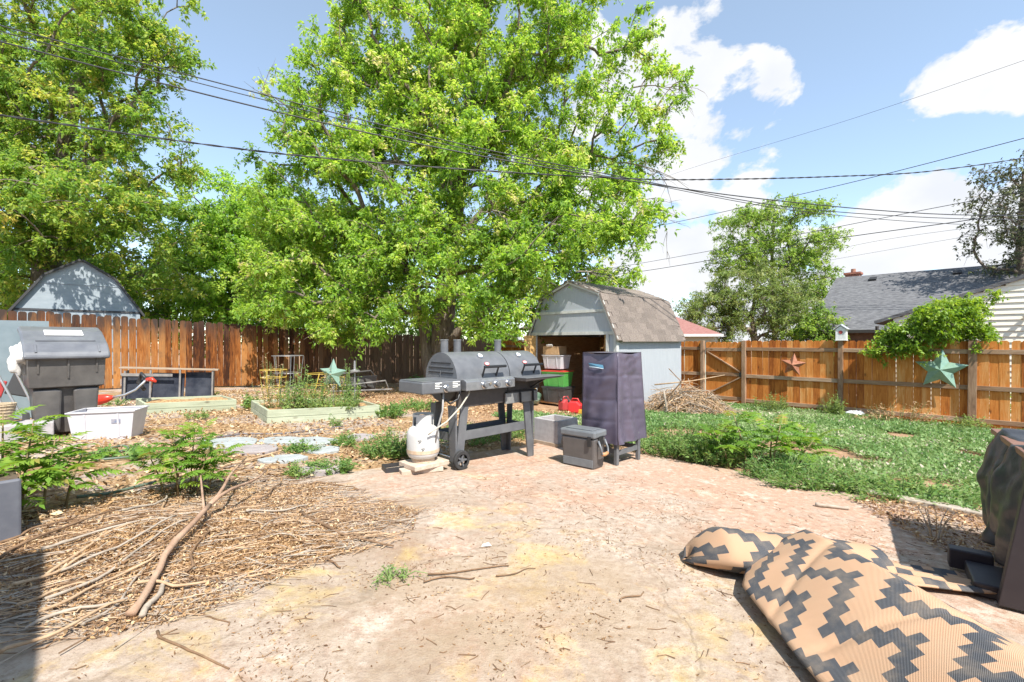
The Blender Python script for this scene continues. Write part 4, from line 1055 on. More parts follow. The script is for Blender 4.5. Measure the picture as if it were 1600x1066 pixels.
    # side burner box
    sb = MB().bb(-.48, -.04, -.085, .33, .775, .885).build('side_burner', CHAR, r, bevel=.012)
    MB().bb(-.47, -.05, -.075, .32, .8855, .893).build('burner_lid', CHAR, sb, bevel=.003)
    def knob(x, y, z, par, s=1.0):
        bz = MB().lathe([(.036 * s, 0), (.036 * s, .006), (.029 * s, .012)], 24, (x, y, z), (math.pi / 2, 0, 0)).build('bezel', CHROME, par, auto=40)
        MB().lathe([(.026 * s, .012), (.028 * s, .02), (.026 * s, .045), (.022 * s, .048)], 20, (x, y, z), (math.pi / 2, 0, 0)).build('knob', CHAR, bz, auto=35)
    knob(-.215, -.087, .815, sb)
    for k in range(4):     # caution print either side of the knob
        MB().bb(-.345, -.345 + (.05 if k % 2 else .075), -.0905, -.0885, .868 - k * .016, .876 - k * .016).build('caution_print', WHITEP, sb)
        MB().bb(-.145, -.145 + (.06 if k % 2 else .085), -.0905, -.0885, .868 - k * .016, .876 - k * .016).build('caution_print', WHITEP, sb)
    # gas control panel, slightly raked
    mb = MB(); mb.prism([(-.115, .775), (-.02, .775), (-.02, .885), (-.075, .885), (-.115, .865)], .0, .655, 'yz'); pn = mb.build('control_panel', M('panel_steel', (.2, .205, .215), (.26, .265, .275), 20, .33, metal=.4), r, bevel=.006)
    for xx in (.22, .385, .55): knob(xx, -.117, .822, pn, .95)
    MB().lathe([(.014, 0), (.014, .012)], 14, (.30, -.117, .835), (math.pi / 2, 0, 0)).build('igniter', CHROME, pn)
    # lower skirts, charcoal shelf and ash drawer
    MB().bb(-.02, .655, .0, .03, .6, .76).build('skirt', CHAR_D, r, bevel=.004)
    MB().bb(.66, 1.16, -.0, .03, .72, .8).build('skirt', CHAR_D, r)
    sh = MB(); sh.prism([(.665, .868), (1.28, .868), (1.20, .855), (.665, .838)], -.27, -.02); sh.build('shelf', CHAR_D, r, bevel=.004)
    MB().bb(.665, 1.285, -.275, -.02, .869, .876).build('shelf_top', CHAR, r, bevel=.002)
    MB().bar((1.0, -.02, .74), (1.02, -.22, .85), .02, .015).build('shelf_bracket', BLACKM, r)
    dr = MB().bb(.60, 1.10, -.03, -.004, .585, .70).build('ash_drawer', M('ash_steel', (.22, .22, .215), (.28, .28, .27), 12, .45, metal=.3), r, bevel=.006)
    for xx in (.80, 1.0): MB().bar((xx, -.05, .70), (xx + .005, -.05, .59), .016, .016).build('drawer_handle', BLACKM, dr)
    MB().bb(.62, 1.08, -.035, .02, .70, .715).build('drawer_rim', BLACKM, dr)
    # wheels on the near end
    for y in (-.035, .47):
        w = MB().lathe([(.06, -.02), (.088, -.02), (.095, -.012), (.095, .012), (.088, .02), (.06, .02)], 28, (0.0, y, .095), (math.pi / 2, 0, 0), cap=False).build('wheel', RUBBER, r, auto=40)
        hub = MB().lathe([(.018, -.022), (.018, .022)], 14, (0, y, .095), (math.pi / 2, 0, 0)).build('hub', CHAR, w)
        sp = MB()
        for k in range(5):
            a = 2 * math.pi * k / 5
            sp.bar((.016 * math.cos(a), y, .095 + .016 * math.sin(a)), (.064 * math.cos(a), y, .095 + .064 * math.sin(a)), .016, .02, (0, 1, 0))
        sp.build('spokes', CHAR, w)
    MB().tube([(0, -.03, .095), (0, .46, .095)], .008, 8).build('axle', CHROME, r)
    # gas hoses: black loop and pale gas line to the bottle
    MB().tube([(-.02, -.05, .80), (-.05, -.05, .70), (-.13, -.03, .66), (-.2, 0, .72), (-.22, 0, .78)], .011, 8).build('hose', BLACKM, r, smooth=True)
    MB().tube([(.08, -.06, .77), (.07, -.06, .735), (-.05, -.08, .62), (-.2, -.07, .5), (-.33, -.02, .42), (-.36, .0, .39)], .008, 8).build('hose', M('pale_gas_hose', (.45, .42, .34), rough=.6), r, smooth=True)
    MB().tube([(-.21, -.03, .775), (-.22, -.03, .6), (-.25, -.0, .45), (-.26, .03, .3)], .009, 8).build('hose', M('grey_gas_hose', (.35, .34, .33), rough=.6), r, smooth=True)
grill()

def gas_bottle():
    c = Vector((-.86, 4.46, 0)); gz = g(c.x, c.y)
    # two stacked pavers carry it
    PV = M('tan_paver', (.42, .32, .24), (.55, .45, .36), 14, .9, .4, 50)
    a = MB().box((0, 0, .024), (.40, .20, .045)).build('paver', PV, None, loc=(c.x - .02, c.y - .04, gz), rz=.45, bevel=.006); tag(a, 'lower tan concrete paver under the white gas bottle', 'paver', 'pavers under the gas bottle')
    a = MB().box((0, 0, .07), (.38, .30, .045)).build('paver', PV, None, loc=(c.x + .01, c.y, gz), rz=.75, bevel=.006); tag(a, 'upper tan concrete paver directly carrying the white gas bottle', 'paver', 'pavers under the gas bottle')
    W = M('white_tank_paint', (.50, .49, .47), (.60, .59, .57), 5, .42, .1, 30)
    t = thing('gas_bottle', 'white propane gas bottle standing on pavers beside the grill', 'gas bottle', (c.x, c.y, gz + .094), .3)
    MB().lathe([(.10, .03), (.135, .045), (.152, .075), (.155, .11), (.155, .255), (.150, .285), (.132, .315), (.10, .338), (.05, .35), (.02, .352)], 36).build('tank', W, t, auto=50)
    MB().lathe([(.156, .088), (.157, .09), (.157, .12), (.156, .122)], 36, cap=False).build('rust_band', M('rusty_tan', (.46, .33, .22), (.56, .44, .32), 20, .8), t)
    MB().lathe([(.108, .0), (.112, .0), (.108, .05), (.104, .05)], 30, cap=False).build('foot_ring', M('rusty_tan', (.46, .33, .22)), t)
    col = MB()
    for k0, k1 in ((-.25, 1.35), (1.85, 3.3), (3.9, 5.5)):
        n = 8
        prev = None; vs = []
        for k in range(n + 1):
            aa = k0 + (k1 - k0) * k / n
            for rr, zz in ((.095, .325), (.092, .435), (.099, .435), (.102, .325)): vs.append((rr * math.cos(aa), rr * math.sin(aa), zz))
        col.add(vs, [(4 * k + i, 4 * k + (i + 1) % 4, 4 * k + 4 + (i + 1) % 4, 4 * k + 4 + i) for k in range(n) for i in range(4)] + [(0, 1, 2, 3), (4 * n + 3, 4 * n + 2, 4 * n + 1, 4 * n)])
    col.build('collar', W, t)
    MB().lathe([(.10, .432), (.10, .452), (.088, .452), (.088, .432)], 30, cap=False).build('collar_ring', W, t)
    BRS = M('brass', (.5, .36, .14), rough=.3, metal=1)
    MB().lathe([(.022, .345), (.022, .39), (.012, .4), (.012, .42)], 16).build('valve', BRS, t)
    MB().lathe([(.022, 0), (.03, .01), (.03, .03)], 18, (.03, -.05, .385), (math.pi / 2, 0, .4)).build('regulator', M('grey_zinc', (.45, .46, .48), rough=.4, metal=.5), t)
    DK = M('print_black', (.05, .05, .05), rough=.7)
    for dz, dx in ((.205, 0.0), (.13, .03)):
        mb = MB()
        for (x0, z0, x1, z1) in ((-.012, -.012, .012, .012), (-.012, .012, .004, -.004), (-.018, .015, .014, .018)):
            pts = []
            for (xx, zz) in ((x0, z0), (x1, z1)):
                an = -math.pi / 2 - .3 + (xx + dx) / .155; pts.append((.1562 * math.cos(an), .1562 * math.sin(an), dz + zz))
            mb.bar(pts[0], pts[1], .002, .004)
        mb.build('print', DK, t)
gas_bottle()
def tray():
    p = G(618, 735); t = thing('drip_tray', 'shallow black tray on the ground left of the gas bottle', 'tray', p, .5)
    BK = M('black_plastic', (.03, .03, .032), rough=.5)
    MB().bb(-.11, .11, -.08, .08, .002, .008).build('base', BK, t)
    for a, b in (((-.11, -.08), (.11, -.08)), ((.11, -.08), (.11, .08)), ((.11, .08), (-.11, .08)), ((-.11, .08), (-.11, -.08))):
        MB().bar((a[0], a[1], .028), (b[0] * 1.0, b[1], .028), .008, .05).build('rim', BK, t)
    MB().bb(-.09, .09, -.06, .06, .0085, .018).build('contents', M('rusty_tan', (.46, .33, .22)), t)
tray()
def stone_planter():
    A = Vector((.29, 6.1)); t = thing('stone_planter', 'square grey concrete planter standing between grill and cooler', 'planter', (A.x, A.y, g(A.x, A.y) - .004), RA)
    CN = M('grey_cast_stone', (.33, .31, .31), (.41, .39, .39), 16, .8, .15, 60)
    w, h = .41, .33
    for poly in (((0, w), (0, .035)), ((0, w), (w - .035, w)), ((0, .035), (.036, w - .036)), ((w - .035, w), (.036, w - .036))):
        (x0, x1), (y0, y1) = poly
        MB().bb(x0, x1, y0, y1, .0, h).build('side', CN, t, bevel=.006)
    MB().bb(.036, w - .036, .036, w - .036, .02, .2).build('potting_soil', M('dark_soil', (.07, .05, .035), (.13, .09, .06), 30, .95, .5), t)
    MB().bb(-.012, w + .012, -.012, w + .012, .0, .045).build('plinth', M('dirty_tan_stone', (.3, .22, .15), (.36, .29, .22), 16, .9), t, bevel=.004)
stone_planter()
def cooler():
    A = Vector((.53, 4.94)); t = thing('cooler', 'grey hard cooler box with tan handle in front of the covered smoker', 'cooler', (A.x, A.y, g(A.x, A.y) - .012), RA)
    t.rotation_euler = (0, 0, RA + .1)
    BD = M('dark_taupe_plastic', (.085, .078, .075), (.105, .095, .09), 12, .45)
    LD = M('slate_grey_plastic', (.13, .14, .15), (.16, .17, .18), 12, .4)
    mb = MB(); vs = []
    for z, i in ((0.0, .012), (.32, -.004)):
        vs += [(i, i, z), (.40 - i, i, z), (.40 - i, .23 - i, z), (i, .23 - i, z)]
    mb.add(vs, [(0, 1, 2, 3), (7, 6, 5, 4)] + [(k, (k + 1) % 4, 4 + (k + 1) % 4, 4 + k) for k in range(4)]); mb.build('body', BD, t, bevel=.02)
    MB().bb(.02, .38, .003, .012, .02, .10).build('base_band', LD, t, bevel=.003)
    ld = MB().bb(-.014, .414, -.014, .244, .322, .395).build('lid', LD, t, bevel=.018)
    MB().bb(.04, .36, .03, .2, .3955, .405).build('lid_panel', LD, ld, bevel=.006)
    TAN = M('tan_strap', (.45, .23, .10), rough=.6)
    MB().tube([(.42, .05, .3), (.455, .05, .22), (.46, .05, .17), (.46, .18, .17), (.455, .18, .22), (.42, .18, .3)], .011, 8).build('handle', LD, t, smooth=True)
    MB().tube([(.46, .065, .165), (.462, .115, .16), (.46, .165, .165)], .019, 10).build('grip', TAN, t, smooth=True)
    MB().tube([(-.01, .05, .29), (-.035, .05, .22), (-.035, .18, .22), (-.01, .18, .29)], .011, 8).build('handle', LD, t, smooth=True)
    for x in (.33,): MB().bb(x, x + .04, -.025, -.012, .24, .345).build('latch', BLACKM, t, bevel=.004)
    for x in (.40, .40): pass
    MB().bb(.405, .418, .07, .16, .25, .34).build('latch', BLACKM, t, bevel=.004)
cooler()
def smoker():
    c = Vector((1.12, 4.91)); gz = g(c.x, c.y)
    t = thing('covered_smoker', 'tall smoker under purplish grey fabric cover on short legs', 'smoker', (c.x, c.y, gz), LA)
    for x, y in ((.0, .0), (.43, .0), (.0, .40), (.43, .40)):
        MB().bb(x - .005, x + .04, y - .0, y + .04, -SLOPE * x, .30).build('leg', CHAR, t, bevel=.004)
    MB().bb(.036, .425, .012, .028, .10, .15).build('stretcher', CHAR, t); MB().bb(.036, .425, .412, .428, .10, .15).build('stretcher', CHAR, t)
    MB().bb(.01, .026, .041, .399, .12, .17).build('stretcher', CHAR, t); MB().bb(.445, .461, .041, .399, .10, .15).build('stretcher', CHAR, t)
    MB().bb(.07, .39, .07, .37, .36, 1.10).build('cabinet', BLACKM, t)
    FAB = M('purple_grey_fabric', (.085, .072, .105), (.115, .10, .138), 3, .33, .05, 160)
    zt, zbm = 1.205, .225
    W, D = .46, .44
    def P(u, v):
        # round the box once, v from hem to top; flares to the hem on the far right
        s = u * 4; k = int(s) % 4; f = s - int(s)
        cs = [(0, 0), (W, 0), (W, D), (0, D)]
        a, b = cs[k], cs[(k + 1) % 4]
        x, y = a[0] + (b[0] - a[0]) * f, a[1] + (b[1] - a[1]) * f
        cx, cy = W / 2, D / 2
        fl = .012 + .016 * (1 - v) ** 1.4
        dx, dy = (x - cx) / (W / 2), (y - cy) / (D / 2)
        ex = fl + (.15 * (1 - v) * max(0, dx) * (1 if dx > 0 else 0))
        fold = (.024 if k == 0 else .010) * math.sin(f * 13 + 2.2 * math.sin(v * 2 + k)) * (1 - v) ** 1.3
        for cc, aa in ((.24, .005), (.47, .006), (.74, .006)): fold -= aa * math.exp(-((v - cc - .01 * math.sin(f * 5 + k)) / .014) ** 2)
        fold += (.055 if k == 3 else .034) * mnoise.noise(Vector(((x + y) * 4.6 + v * 2.6 + k * 5, 1.7, v * 1.3 - (x + y) * 1.5))) + .007 * mnoise.noise(Vector(((x + y) * 13 + v * 9 + k, y * 6, v * 11 - x * 9)))
        edge = math.sin(math.pi * f) ** .4 if 0 < f < 1 else 0
        fold = fold * edge
        nx, ny = (0, -1, 0, 1)[0:1][0], 0
        nrm = ((0, -1), (1, 0), (0, 1), (-1, 0))[k]
        X = x + dx * ex * .6 + nrm[0] * fold; Y = y + dy * fl * .9 + nrm[1] * fold
        z = zbm + (zt - zbm) * v + .004 * math.sin(u * 17) * (1 - v)
        z -= .02 * math.sin(math.pi * f) * (v > .93) * ((v - .93) / .07)
        return (X, Y, z)
    mb = MB()
    mb.grid(P, 96, 60, closed_u=True)
    base = len(mb.v) - 96
    cov = mb.build('cover', FAB, t, smooth=True, fix=False)
    # top panel with a slight sag
    def T(u, v):
        x, y = -.015 + u * (W + .03), -.015 + v * (D + .03)
        return (x, y, zt - .004 - .035 * math.sin(math.pi * u) * math.sin(math.pi * v))
    MB().grid(T, 14, 14).build('cover_top', FAB, cov, smooth=True, fix=False)
    MB().tube([P(.0002, v / 12) for v in range(13)], .007, 6).build('seam', FAB, cov, smooth=True)
    # pocket with blue-white label on the left face
    q = [Vector(P(.75 + .25 * f, v)) + Vector((-.012, 0, 0)) for f, v in ((.18, .875), (.62, .86), (.66, .82), (.24, .835))]
    MB().add(q, [(0, 1, 2, 3)]).build('label', M('blue_label', (.10, .25, .36), rough=.5), cov, fix=False)
    q = [Vector(P(.75 + .25 * f, v)) + Vector((-.0135, 0, 0)) for f, v in ((.2, .839), (.64, .828), (.65, .816), (.22, .827))]
    MB().add(q, [(0, 1, 2, 3)]).build('label_strip', M('pale_label', (.6, .7, .74), rough=.5), cov, fix=False)
smoker()

# ------------------------------------------------------------------ things in and before the shed
def tote(name, label, loc, rz, w, d, h, body, lid=None, rim=None, open_=False, group=None, sticker=None, taper=.04):
    t = thing(name, label, 'storage tote', loc, rz, group)
    mb = MB(); th = .006
    def ring(i, z): return [(-w / 2 + i, -d / 2 + i, z), (w / 2 - i, -d / 2 + i, z), (w / 2 - i, d / 2 - i, z), (-w / 2 + i, d / 2 - i, z)]
    vs = ring(taper, 0) + ring(0, h) + ring(th, h) + ring(taper + th, .01)
    mb.add(vs, [(0, 3, 2, 1)] + [(r * 4 + k, r * 4 + (k + 1) % 4, r * 4 + 4 + (k + 1) % 4, r * 4 + 4 + k) for r in range(3) for k in range(4)] + [(12, 13, 14, 15)])
    mb.build('tub', body, t, bevel=.012)
    rm = rim or body
    for a, b in ((0, 1), (1, 2), (2, 3), (3, 0)):
        pa, pb = Vector(vs[4 + a]), Vector(vs[4 + b]); e = (pb - pa).normalized() * .012
        MB().bar(pa - e, pb + e, .026, .016).build('rim', rm, t, bevel=.004)
    for xx in (-w / 4, w / 4): MB().box((xx, -d / 2 + taper * .45, h * .5), (.02, .012, h * .86), (math.atan2(taper, h), 0, 0)).build('rib', body, t, bevel=.004)
    if lid: 
        l = MB().bb(-w / 2 - .016, w / 2 + .016, -d / 2 - .016, d / 2 + .016, h + .009, h + .034).build('lid', lid, t, bevel=.008)
        MB().bb(-w / 2 + .05, w / 2 - .05, -d / 2 + .05, d / 2 - .05, h + .0345, h + .044).build('lid_panel', lid, l, bevel=.006)
    if sticker:
        MB().box((w * .22, -d / 2 + taper * .3 - .002, h * .66), (.085, .003, .05), (math.atan2(taper, h), 0, 0)).build('sticker', sticker, t)
    return t
ZF = -.179
tr = RA + .12
p = shed_pt(.72, .18, ZF)
tote('storage_tote', 'black tote with lid at the bottom of the stack in the shed doorway', p, tr, .62, .44, .33, M('smoky_black_tote', (.05, .05, .05), (.075, .07, .068), 10, .35), M('black_plastic', (.03, .03, .032)))
p = shed_pt(.70, .18, ZF + .37)
tote('storage_tote', 'green tote with red lid in the middle of the shed doorway stack', p, tr + .05, .60, .44, .33, M('green_tote', (.07, .30, .06), (.1, .36, .08), 6, .35), M('red_lid', (.45, .05, .03), rough=.4))
p = shed_pt(.66, .19, ZF + .78)
tote('storage_tote', 'white tote second from the top of the shed doorway stack', p, tr - .05, .54, .40, .31, M('milky_white_plastic', (.5, .49, .52), (.57, .56, .58), 6, .4))
def carton(label, loc, rz, w, d, h, flaps=True):
    t = thing('cardboard_box', label, 'box', loc, rz)
    CB = M('cardboard', (.36, .21, .10), (.43, .27, .14), 8, .85)
    mb = MB()
    mb.bb(-w / 2, w / 2, -d / 2, d / 2, 0, h); mb.build('box', CB, t)
    if flaps:
        MB().bb(-.05, .05, -d / 2 - .002, d / 2 + .002, h + .001, h + .004).build('tape', M('pale_tape', (.6, .55, .45), rough=.4), t)
        MB().box((-.02, -d / 2 - .02, h + .02), (.16, .012, .05), (.5, 0, .1)).build('paper', M('white_paper', (.75, .74, .72), rough=.8), t)
carton('cardboard box topping the stack of totes in the shed doorway', shed_pt(.60, .19, ZF + .795 + .31), tr, .44, .34, .20)
carton('dim cardboard carton inside the shed behind the totes', shed_pt(1.45, 1.2, ZF), RA, .6, .5, .75, False)
def sack():
    p = on(*shed_pt(.34, -.28, 0)[:2]); t = thing('refuse_bag', 'crumpled translucent green bag on the ground by the shed doorway', 'bag', p, 0)
    def S(u, v):
        a = 2 * math.pi * u; r = .2 * (math.sin(math.pi * min(v * 1.25, 1)) ** .6 if v < .75 else .2 * (1 - v) * 4 * .6 + .08)
        r *= 1 + .25 * mnoise.noise(Vector((math.cos(a) * 2, math.sin(a) * 2, v * 4)))
        return (r * math.cos(a), r * math.sin(a), .42 * v)
    MB().grid(S, 24, 16, True).build('bag', M('dark_green_film', (.05, .10, .06), (.22, .30, .24), 7, .2), t, smooth=True)
sack()
def gas_can(label, px, py, col, rz):
    p = G(px, py); t = thing('fuel_can', label, 'fuel can', p, rz)
    m = M('fuel_can_' + col[0], col[1], rough=.4)
    mb = MB(); mb.prism([(-.15, 0), (.15, 0), (.15, .16), (.06, .24), (-.1, .24), (-.15, .18)], -.09, .09); mb.build('body', m, t, bevel=.03)
    MB().tube([(-.08, 0, .24), (-.06, 0, .29), (.05, 0, .29), (.1, 0, .2)], .014, 8).build('handle', m, t, smooth=True)
    MB().lathe([(.03, 0), (.03, .05), (.015, .07), (.012, .16)], 12, (-.11, 0, .2), (0, -.6, 0)).build('spout', M('black_plastic', (.03, .03, .032)), t)
gas_can('red plastic fuel can on bare dirt before the shed', 899, 645, ('red', (.55, .03, .03)), -.4)
gas_can('smaller red fuel can touching the first one before the shed', 884, 641, ('dull_red', (.42, .05, .05)), .6)
def toybox():
    p = G(912, 646); t = thing('toy_crate', 'low yellow and red plastic crate next to the fuel cans', 'crate', p, RA)
    MB().bb(-.2, .2, -.12, .12, 0, .09).build('base', M('yellow_plastic', (.7, .42, .05), rough=.4), t, bevel=.01)
    MB().bb(-.19, .19, -.11, .11, .091, .17).build('top', M('fuel_can_red', (.55, .03, .03)), t, bevel=.01)
toybox()
def mower():
    p = shed_pt(1.62, .75, ZF); t = thing('lawn_mower', 'dim grey lawn mower parked inside the shed doorway', 'mower', p, RA + .3)
    GM = M('dull_grey_plastic', (.16, .15, .145), rough=.5)
    MB().prism([(-.3, .1), (.3, .1), (.26, .24), (-.26, .24)], -.25, .25).build('deck', GM, t, bevel=.03)
    MB().lathe([(.14, .24), (.15, .28), (.15, .4), (.1, .44)], 18).build('engine', GM, t, auto=40)
    for x in (-.27, .27):
        for y in (-.22, .22): MB().lathe([(.1, -.025), (.1, .025)], 18, (x, y, .1), (0, math.pi / 2, 0)).build('wheel', RUBBER, t)
    MB().tube([(-.2, .2, .2), (-.2, .8, .85), (.2, .8, .85), (.2, .2, .2)], .013, 8).build('handle', GM, t, smooth=True)
mower()

# ------------------------------------------------------------------ bin corner
def wheelie_bin():
    t = thing('wheelie_bin', 'dark grey wheeled rubbish bin with lid propped open by the left fence', 'bin', (-5.22, 5.42, g(-5.22, 5.42)), math.radians(50))
    BN = M('dark_bin_plastic', (.06, .055, .053), (.125, .115, .105), 4, .36, .08, 60, lo=.3, hi=.72, detail=10)
    LG = M('grey_lid_plastic', (.105, .11, .125), (.16, .165, .178), 5, .4, detail=10)
    w, d, h = .68, .78, 1.0
    def rect(z, iw, i0, i1): return [(-w / 2 + iw, i0, z), (w / 2 - iw, i0, z), (w / 2 - iw, d - i1, z), (-w / 2 + iw, d - i1, z)]
    rings = [rect(.05, .10, .13, .10), rect(.58, .055, .07, .05), rect(.60, .02, .0, .02), rect(.92, .008, -.02, .0), rect(.925, -.02, -.045, -.01), rect(.955, -.02, -.045, -.01), rect(.956, .02, .02, .02), rect(.62, .05, .06, .06)]
    mb = MB(); vs = [v for r in rings for v in r]
    mb.add(vs, [(0, 3, 2, 1)] + [(r * 4 + k, r * 4 + (k + 1) % 4, r * 4 + 4 + (k + 1) % 4, r * 4 + 4 + k) for r in range(len(rings) - 1) for k in range(4)])
    body = mb.build('body', BN, t, bevel=.014)
    for x in (-.25, 0.0, .25): MB().bar((x, -.022, .92), (x, -.005, .70 if x == 0 else .76), .016, .03).build('rib', BN, body)
    # moulded lower front: recessed centre channel
    MB().prism([(-.27, .08), (-.06, .08), (-.045, .56), (-.10, .572), (-.29, .572)], .03, .09).build('front_panel', BN, t, bevel=.02)
    MB().prism([(.06, .08), (.25, .08), (.28, .572), (.10, .572), (.045, .56)], .03, .09).build('front_panel', BN, t, bevel=.02)
    ld = MB()
    prof = [(-.09, -.05), (-.09, -.01), (-.05, .03), (.1, .09), (.5, .15), (.78, .14), (.86, .10), (.86, .05), (.5, .08), (.1, .03), (-.02, -.03)]
    for sgn in (0,):
        ld.prism([(y, z) for y, z in prof], -.37, .37, 'yz')
    lid = ld.build('lid', LG, t, bevel=.02, loc=(0, -.0, .99)); lid.rotation_euler.x = math.radians(14)
    MB().bar((-.26, .18, .109), (.26, .18, .109), .02, .012).build('lid_ridge', LG, lid, bevel=.004)
    for x in (-.27, .27): MB().bar((x, -.06, .03), (x, .08, .088), .02, .014).build('lid_ridge', LG, lid, bevel=.003)
    MB().box((.0, .42, .148), (.34, .17, .006), (.13, 0, 0)).build('label_sheet', M('white_paper', (.75, .74, .72), rough=.8), lid)
    for x in (-.3, .3): MB().lathe([(.05, -.03), (.12, -.03), (.13, 0), (.12, .03), (.05, .03)], 20, (x, d - .06, .13), (0, math.pi / 2, 0)).build('wheel', RUBBER, t, auto=40)
    MB().tube([(-.28, d + .02, .98), (-.28, d + .07, 1.0), (.28, d + .07, 1.0), (.28, d + .02, .98)], .018, 8).build('handle', BN, t, smooth=True)
    # white sack bulging out under the lid
    s = thing('white_sack', 'crumpled white sack bulging from under the bin lid', 'sack', t.matrix_basis @ Vector((-.36, .34, .9)), 0)
    def S(u, v):
        a, b = 2 * math.pi * u, math.pi * v
        n = 1 + .75 * mnoise.noise(Vector((math.cos(a) * 1.5 + 4, math.sin(a) * 1.5, v * 5)))
        return (.075 * math.sin(b) * math.cos(a) * n, .10 * math.sin(b) * math.sin(a) * n, .15 * math.cos(b) * n + .03)
    MB().grid(S, 28, 20, True).build('sack_body', M('white_woven', (.62, .6, .57), (.72, .7, .67), 14, .7, .3, 40), s, smooth=True)
wheelie_bin()
STK = M('sticker_blue', (.16, .2, .3), (.35, .33, .35), 30, .5)
p = G(157, 687); tote('storage_tote', 'milky white open tote on the ground before the rubbish bin', (p.x - .0, p.y + .12, p.z), math.radians(20), .62, .42, .33, M('milky_white_plastic', (.6, .58, .62)), sticker=STK)
def left_clutter():
    p = on(*(Vector((-7.12, 6.45))))
    b = MB().box((0, 0, .7), (.9, .03, 1.4), (-.12, 0, 0)).build('leaning_panel', M('blue_grey_metal', (.14, .18, .195), (.18, .22, .235), 4, .4), None, loc=p, rz=math.radians(45)); tag(b, 'blue grey metal panel leaning behind the bin at the left edge', 'panel')
    p = on(-6.0, 5.62)
    c = thing('folding_chair', 'folded chair with silver tubes and red fabric left of the bin', 'chair', p, math.radians(40))
    AL = M('silver_tube', (.55, .56, .58), rough=.3, metal=.7)
    for a, b in (((-.05, 0, .02), (-.3, .12, .78)), ((.08, 0, .02), (-.2, .1, .72)), ((.2, .1, .02), (-.12, .2, .9))): MB().tube([a, b], .014, 8).build('tube', AL, c)
    MB().box((-.26, .2, .52), (.2, .03, .25), (-.2, .25, 0)).build('seat', M('red_canvas', (.32, .03, .03), rough=.8), c, bevel=.01)
    MB().box((-.02, .22, .58), (.2, .04, .3), (-.2, .3, 0)).build('backrest', M('black_plastic', (.03, .03, .032)), c, bevel=.01)
    p = on(-5.62, 5.02)
    st = MB().box((0, 0, .1), (.9, .4, .2)).build('stone_ledge', M('grey_cast_stone', (.33, .31, .31)), None, loc=p, rz=math.radians(44), bevel=.012); tag(st, 'pale concrete ledge under the wicker basket at the left edge', 'ledge')
    bk = thing('wicker_basket', 'tan wicker basket cut off by the left edge', 'basket', p + Vector((-.02, .02, .2)), 0)
    WK = M('wicker', (.36, .27, .17), (.52, .42, .28), 40, .8, .6, 60)
    MB().lathe([(.12, 0), (.125, .02), (.15, .2), (.155, .22), (.14, .22), (.115, .02)], 24).build('weave', WK, bk, auto=40)
    for k in range(6): MB().tube([((.127 + .0045 * k) * math.cos(a), (.127 + .0045 * k) * math.sin(a), .03 + .034 * k) for a in [2 * math.pi * j / 24 for j in range(24)]], .007, 5, closed=True).build('wicker_band', WK, bk)
    # ribbed grey planter at the left edge
    c_ = Matrix.Rotation(RA + .1, 2) @ Vector((.11, .175)); p = G(34, 852); p = on(p.x - c_.x, p.y - c_.y)
    pl = thing('ribbed_planter', 'dark grey ribbed planter box with saplings at the left edge', 'planter', p, RA + .1)
    PG = M('slate_plastic', (.10, .105, .125), (.13, .135, .155), 12, .5)
    for i in range(4):
        MB().bb(-.52 + .155 * i, -.375 + .155 * i, 0, .03, 0.02, .36).build('rib_panel', PG, pl, bevel=.012)
    MB().bb(.085, .11, .032, .175, .02, .36).build('rib_panel', PG, pl, bevel=.012)
    MB().bb(-.5, .083, .032, .175, .0, .30).build('potting_soil', M('dark_soil', (.07, .05, .035)), pl)
left_clutter()
def workbench():
    a, b = G(150, 628), G(284, 612)
    t = thing('workbench', 'makeshift bench of a plank over dark panels along the left fence', 'bench', on(-7.15, 9.25), math.radians(26))
    t.scale = (.74, .8, .9)
    WD = wood_mat('pale_plank', [(.3, (.22, .15, .10)), (.5, (.31, .23, .16)), (.7, (.40, .32, .25))], axis='x')
    MB().box((.35, 0, .70), (2.2, .3, .03), (0, .045, 0)).build('plank', WD, t, bevel=.003)
    GY = M('grey_timber', (.16, .15, .14), (.26, .24, .22), 8, .8)
    for x, y in ((-.65, -.1), (-.1, -.12), (.55, -.12), (1.3, -.1), (1.3, .12), (-.65, .12)): MB().bar((x, y, 0), (x + .02, y, .68), .05, .04).build('leg', GY, t)
    MB().bar((-.7, -.14, .6), (.4, -.14, .56), .03, .06).build('rail', GY, t)
    GL = M('dark_glass_panel', (.02, .024, .035), (.06, .065, .08), 3, .15)
    for x, w in ((-.42, .62), (.28, .72), (.98, .62)):
        q = MB().box((x, .0, .33), (w, .02, .55), (-.12, .05 * math.sin(x * 7), .06 * math.cos(x * 5))).build('glass_panel', GL, t)
workbench()
def trimmer():
    t = thing('string_trimmer', 'red string trimmer with bent grey shaft lying by the bench', 'trimmer', G(160, 632), 0)
    o = Vector(t.location)
    RD = M('red_gloss_plastic', (.6, .04, .02), rough=.3)
    a = at(143, 627, 7.6) - o; b = at(176, 621, 7.6) - o
    MB().tube([a, a.lerp(b, .3), a.lerp(b, .7), b], [.07, .09, .07, .03], 10).build('motor_housing', RD, t, smooth=True)
    pts = [at(*q) - o for q in ((176, 621, 7.6), (195, 617, 7.65), (212, 609, 7.7), (224, 598, 7.75), (229, 593, 7.8))]
    MB().tube(pts, .018, 8).build('shaft', M('silver_tube', (.55, .56, .58)), t, smooth=True)
    e = pts[-1]
    MB().tube([e, e + Vector((-.1, .02, .1)), e + Vector((-.16, .03, -.05)), e + Vector((-.05, .02, -.18))], .03, 8).build('handle', M('black_plastic', (.03, .03, .032)), t, smooth=True)
    MB().tube([e, e + Vector((.09, .0, .0)), e + Vector((.16, 0, -.04))], [.03, .04, .02], 8).build('grip', RD, t, smooth=True)
trimmer()
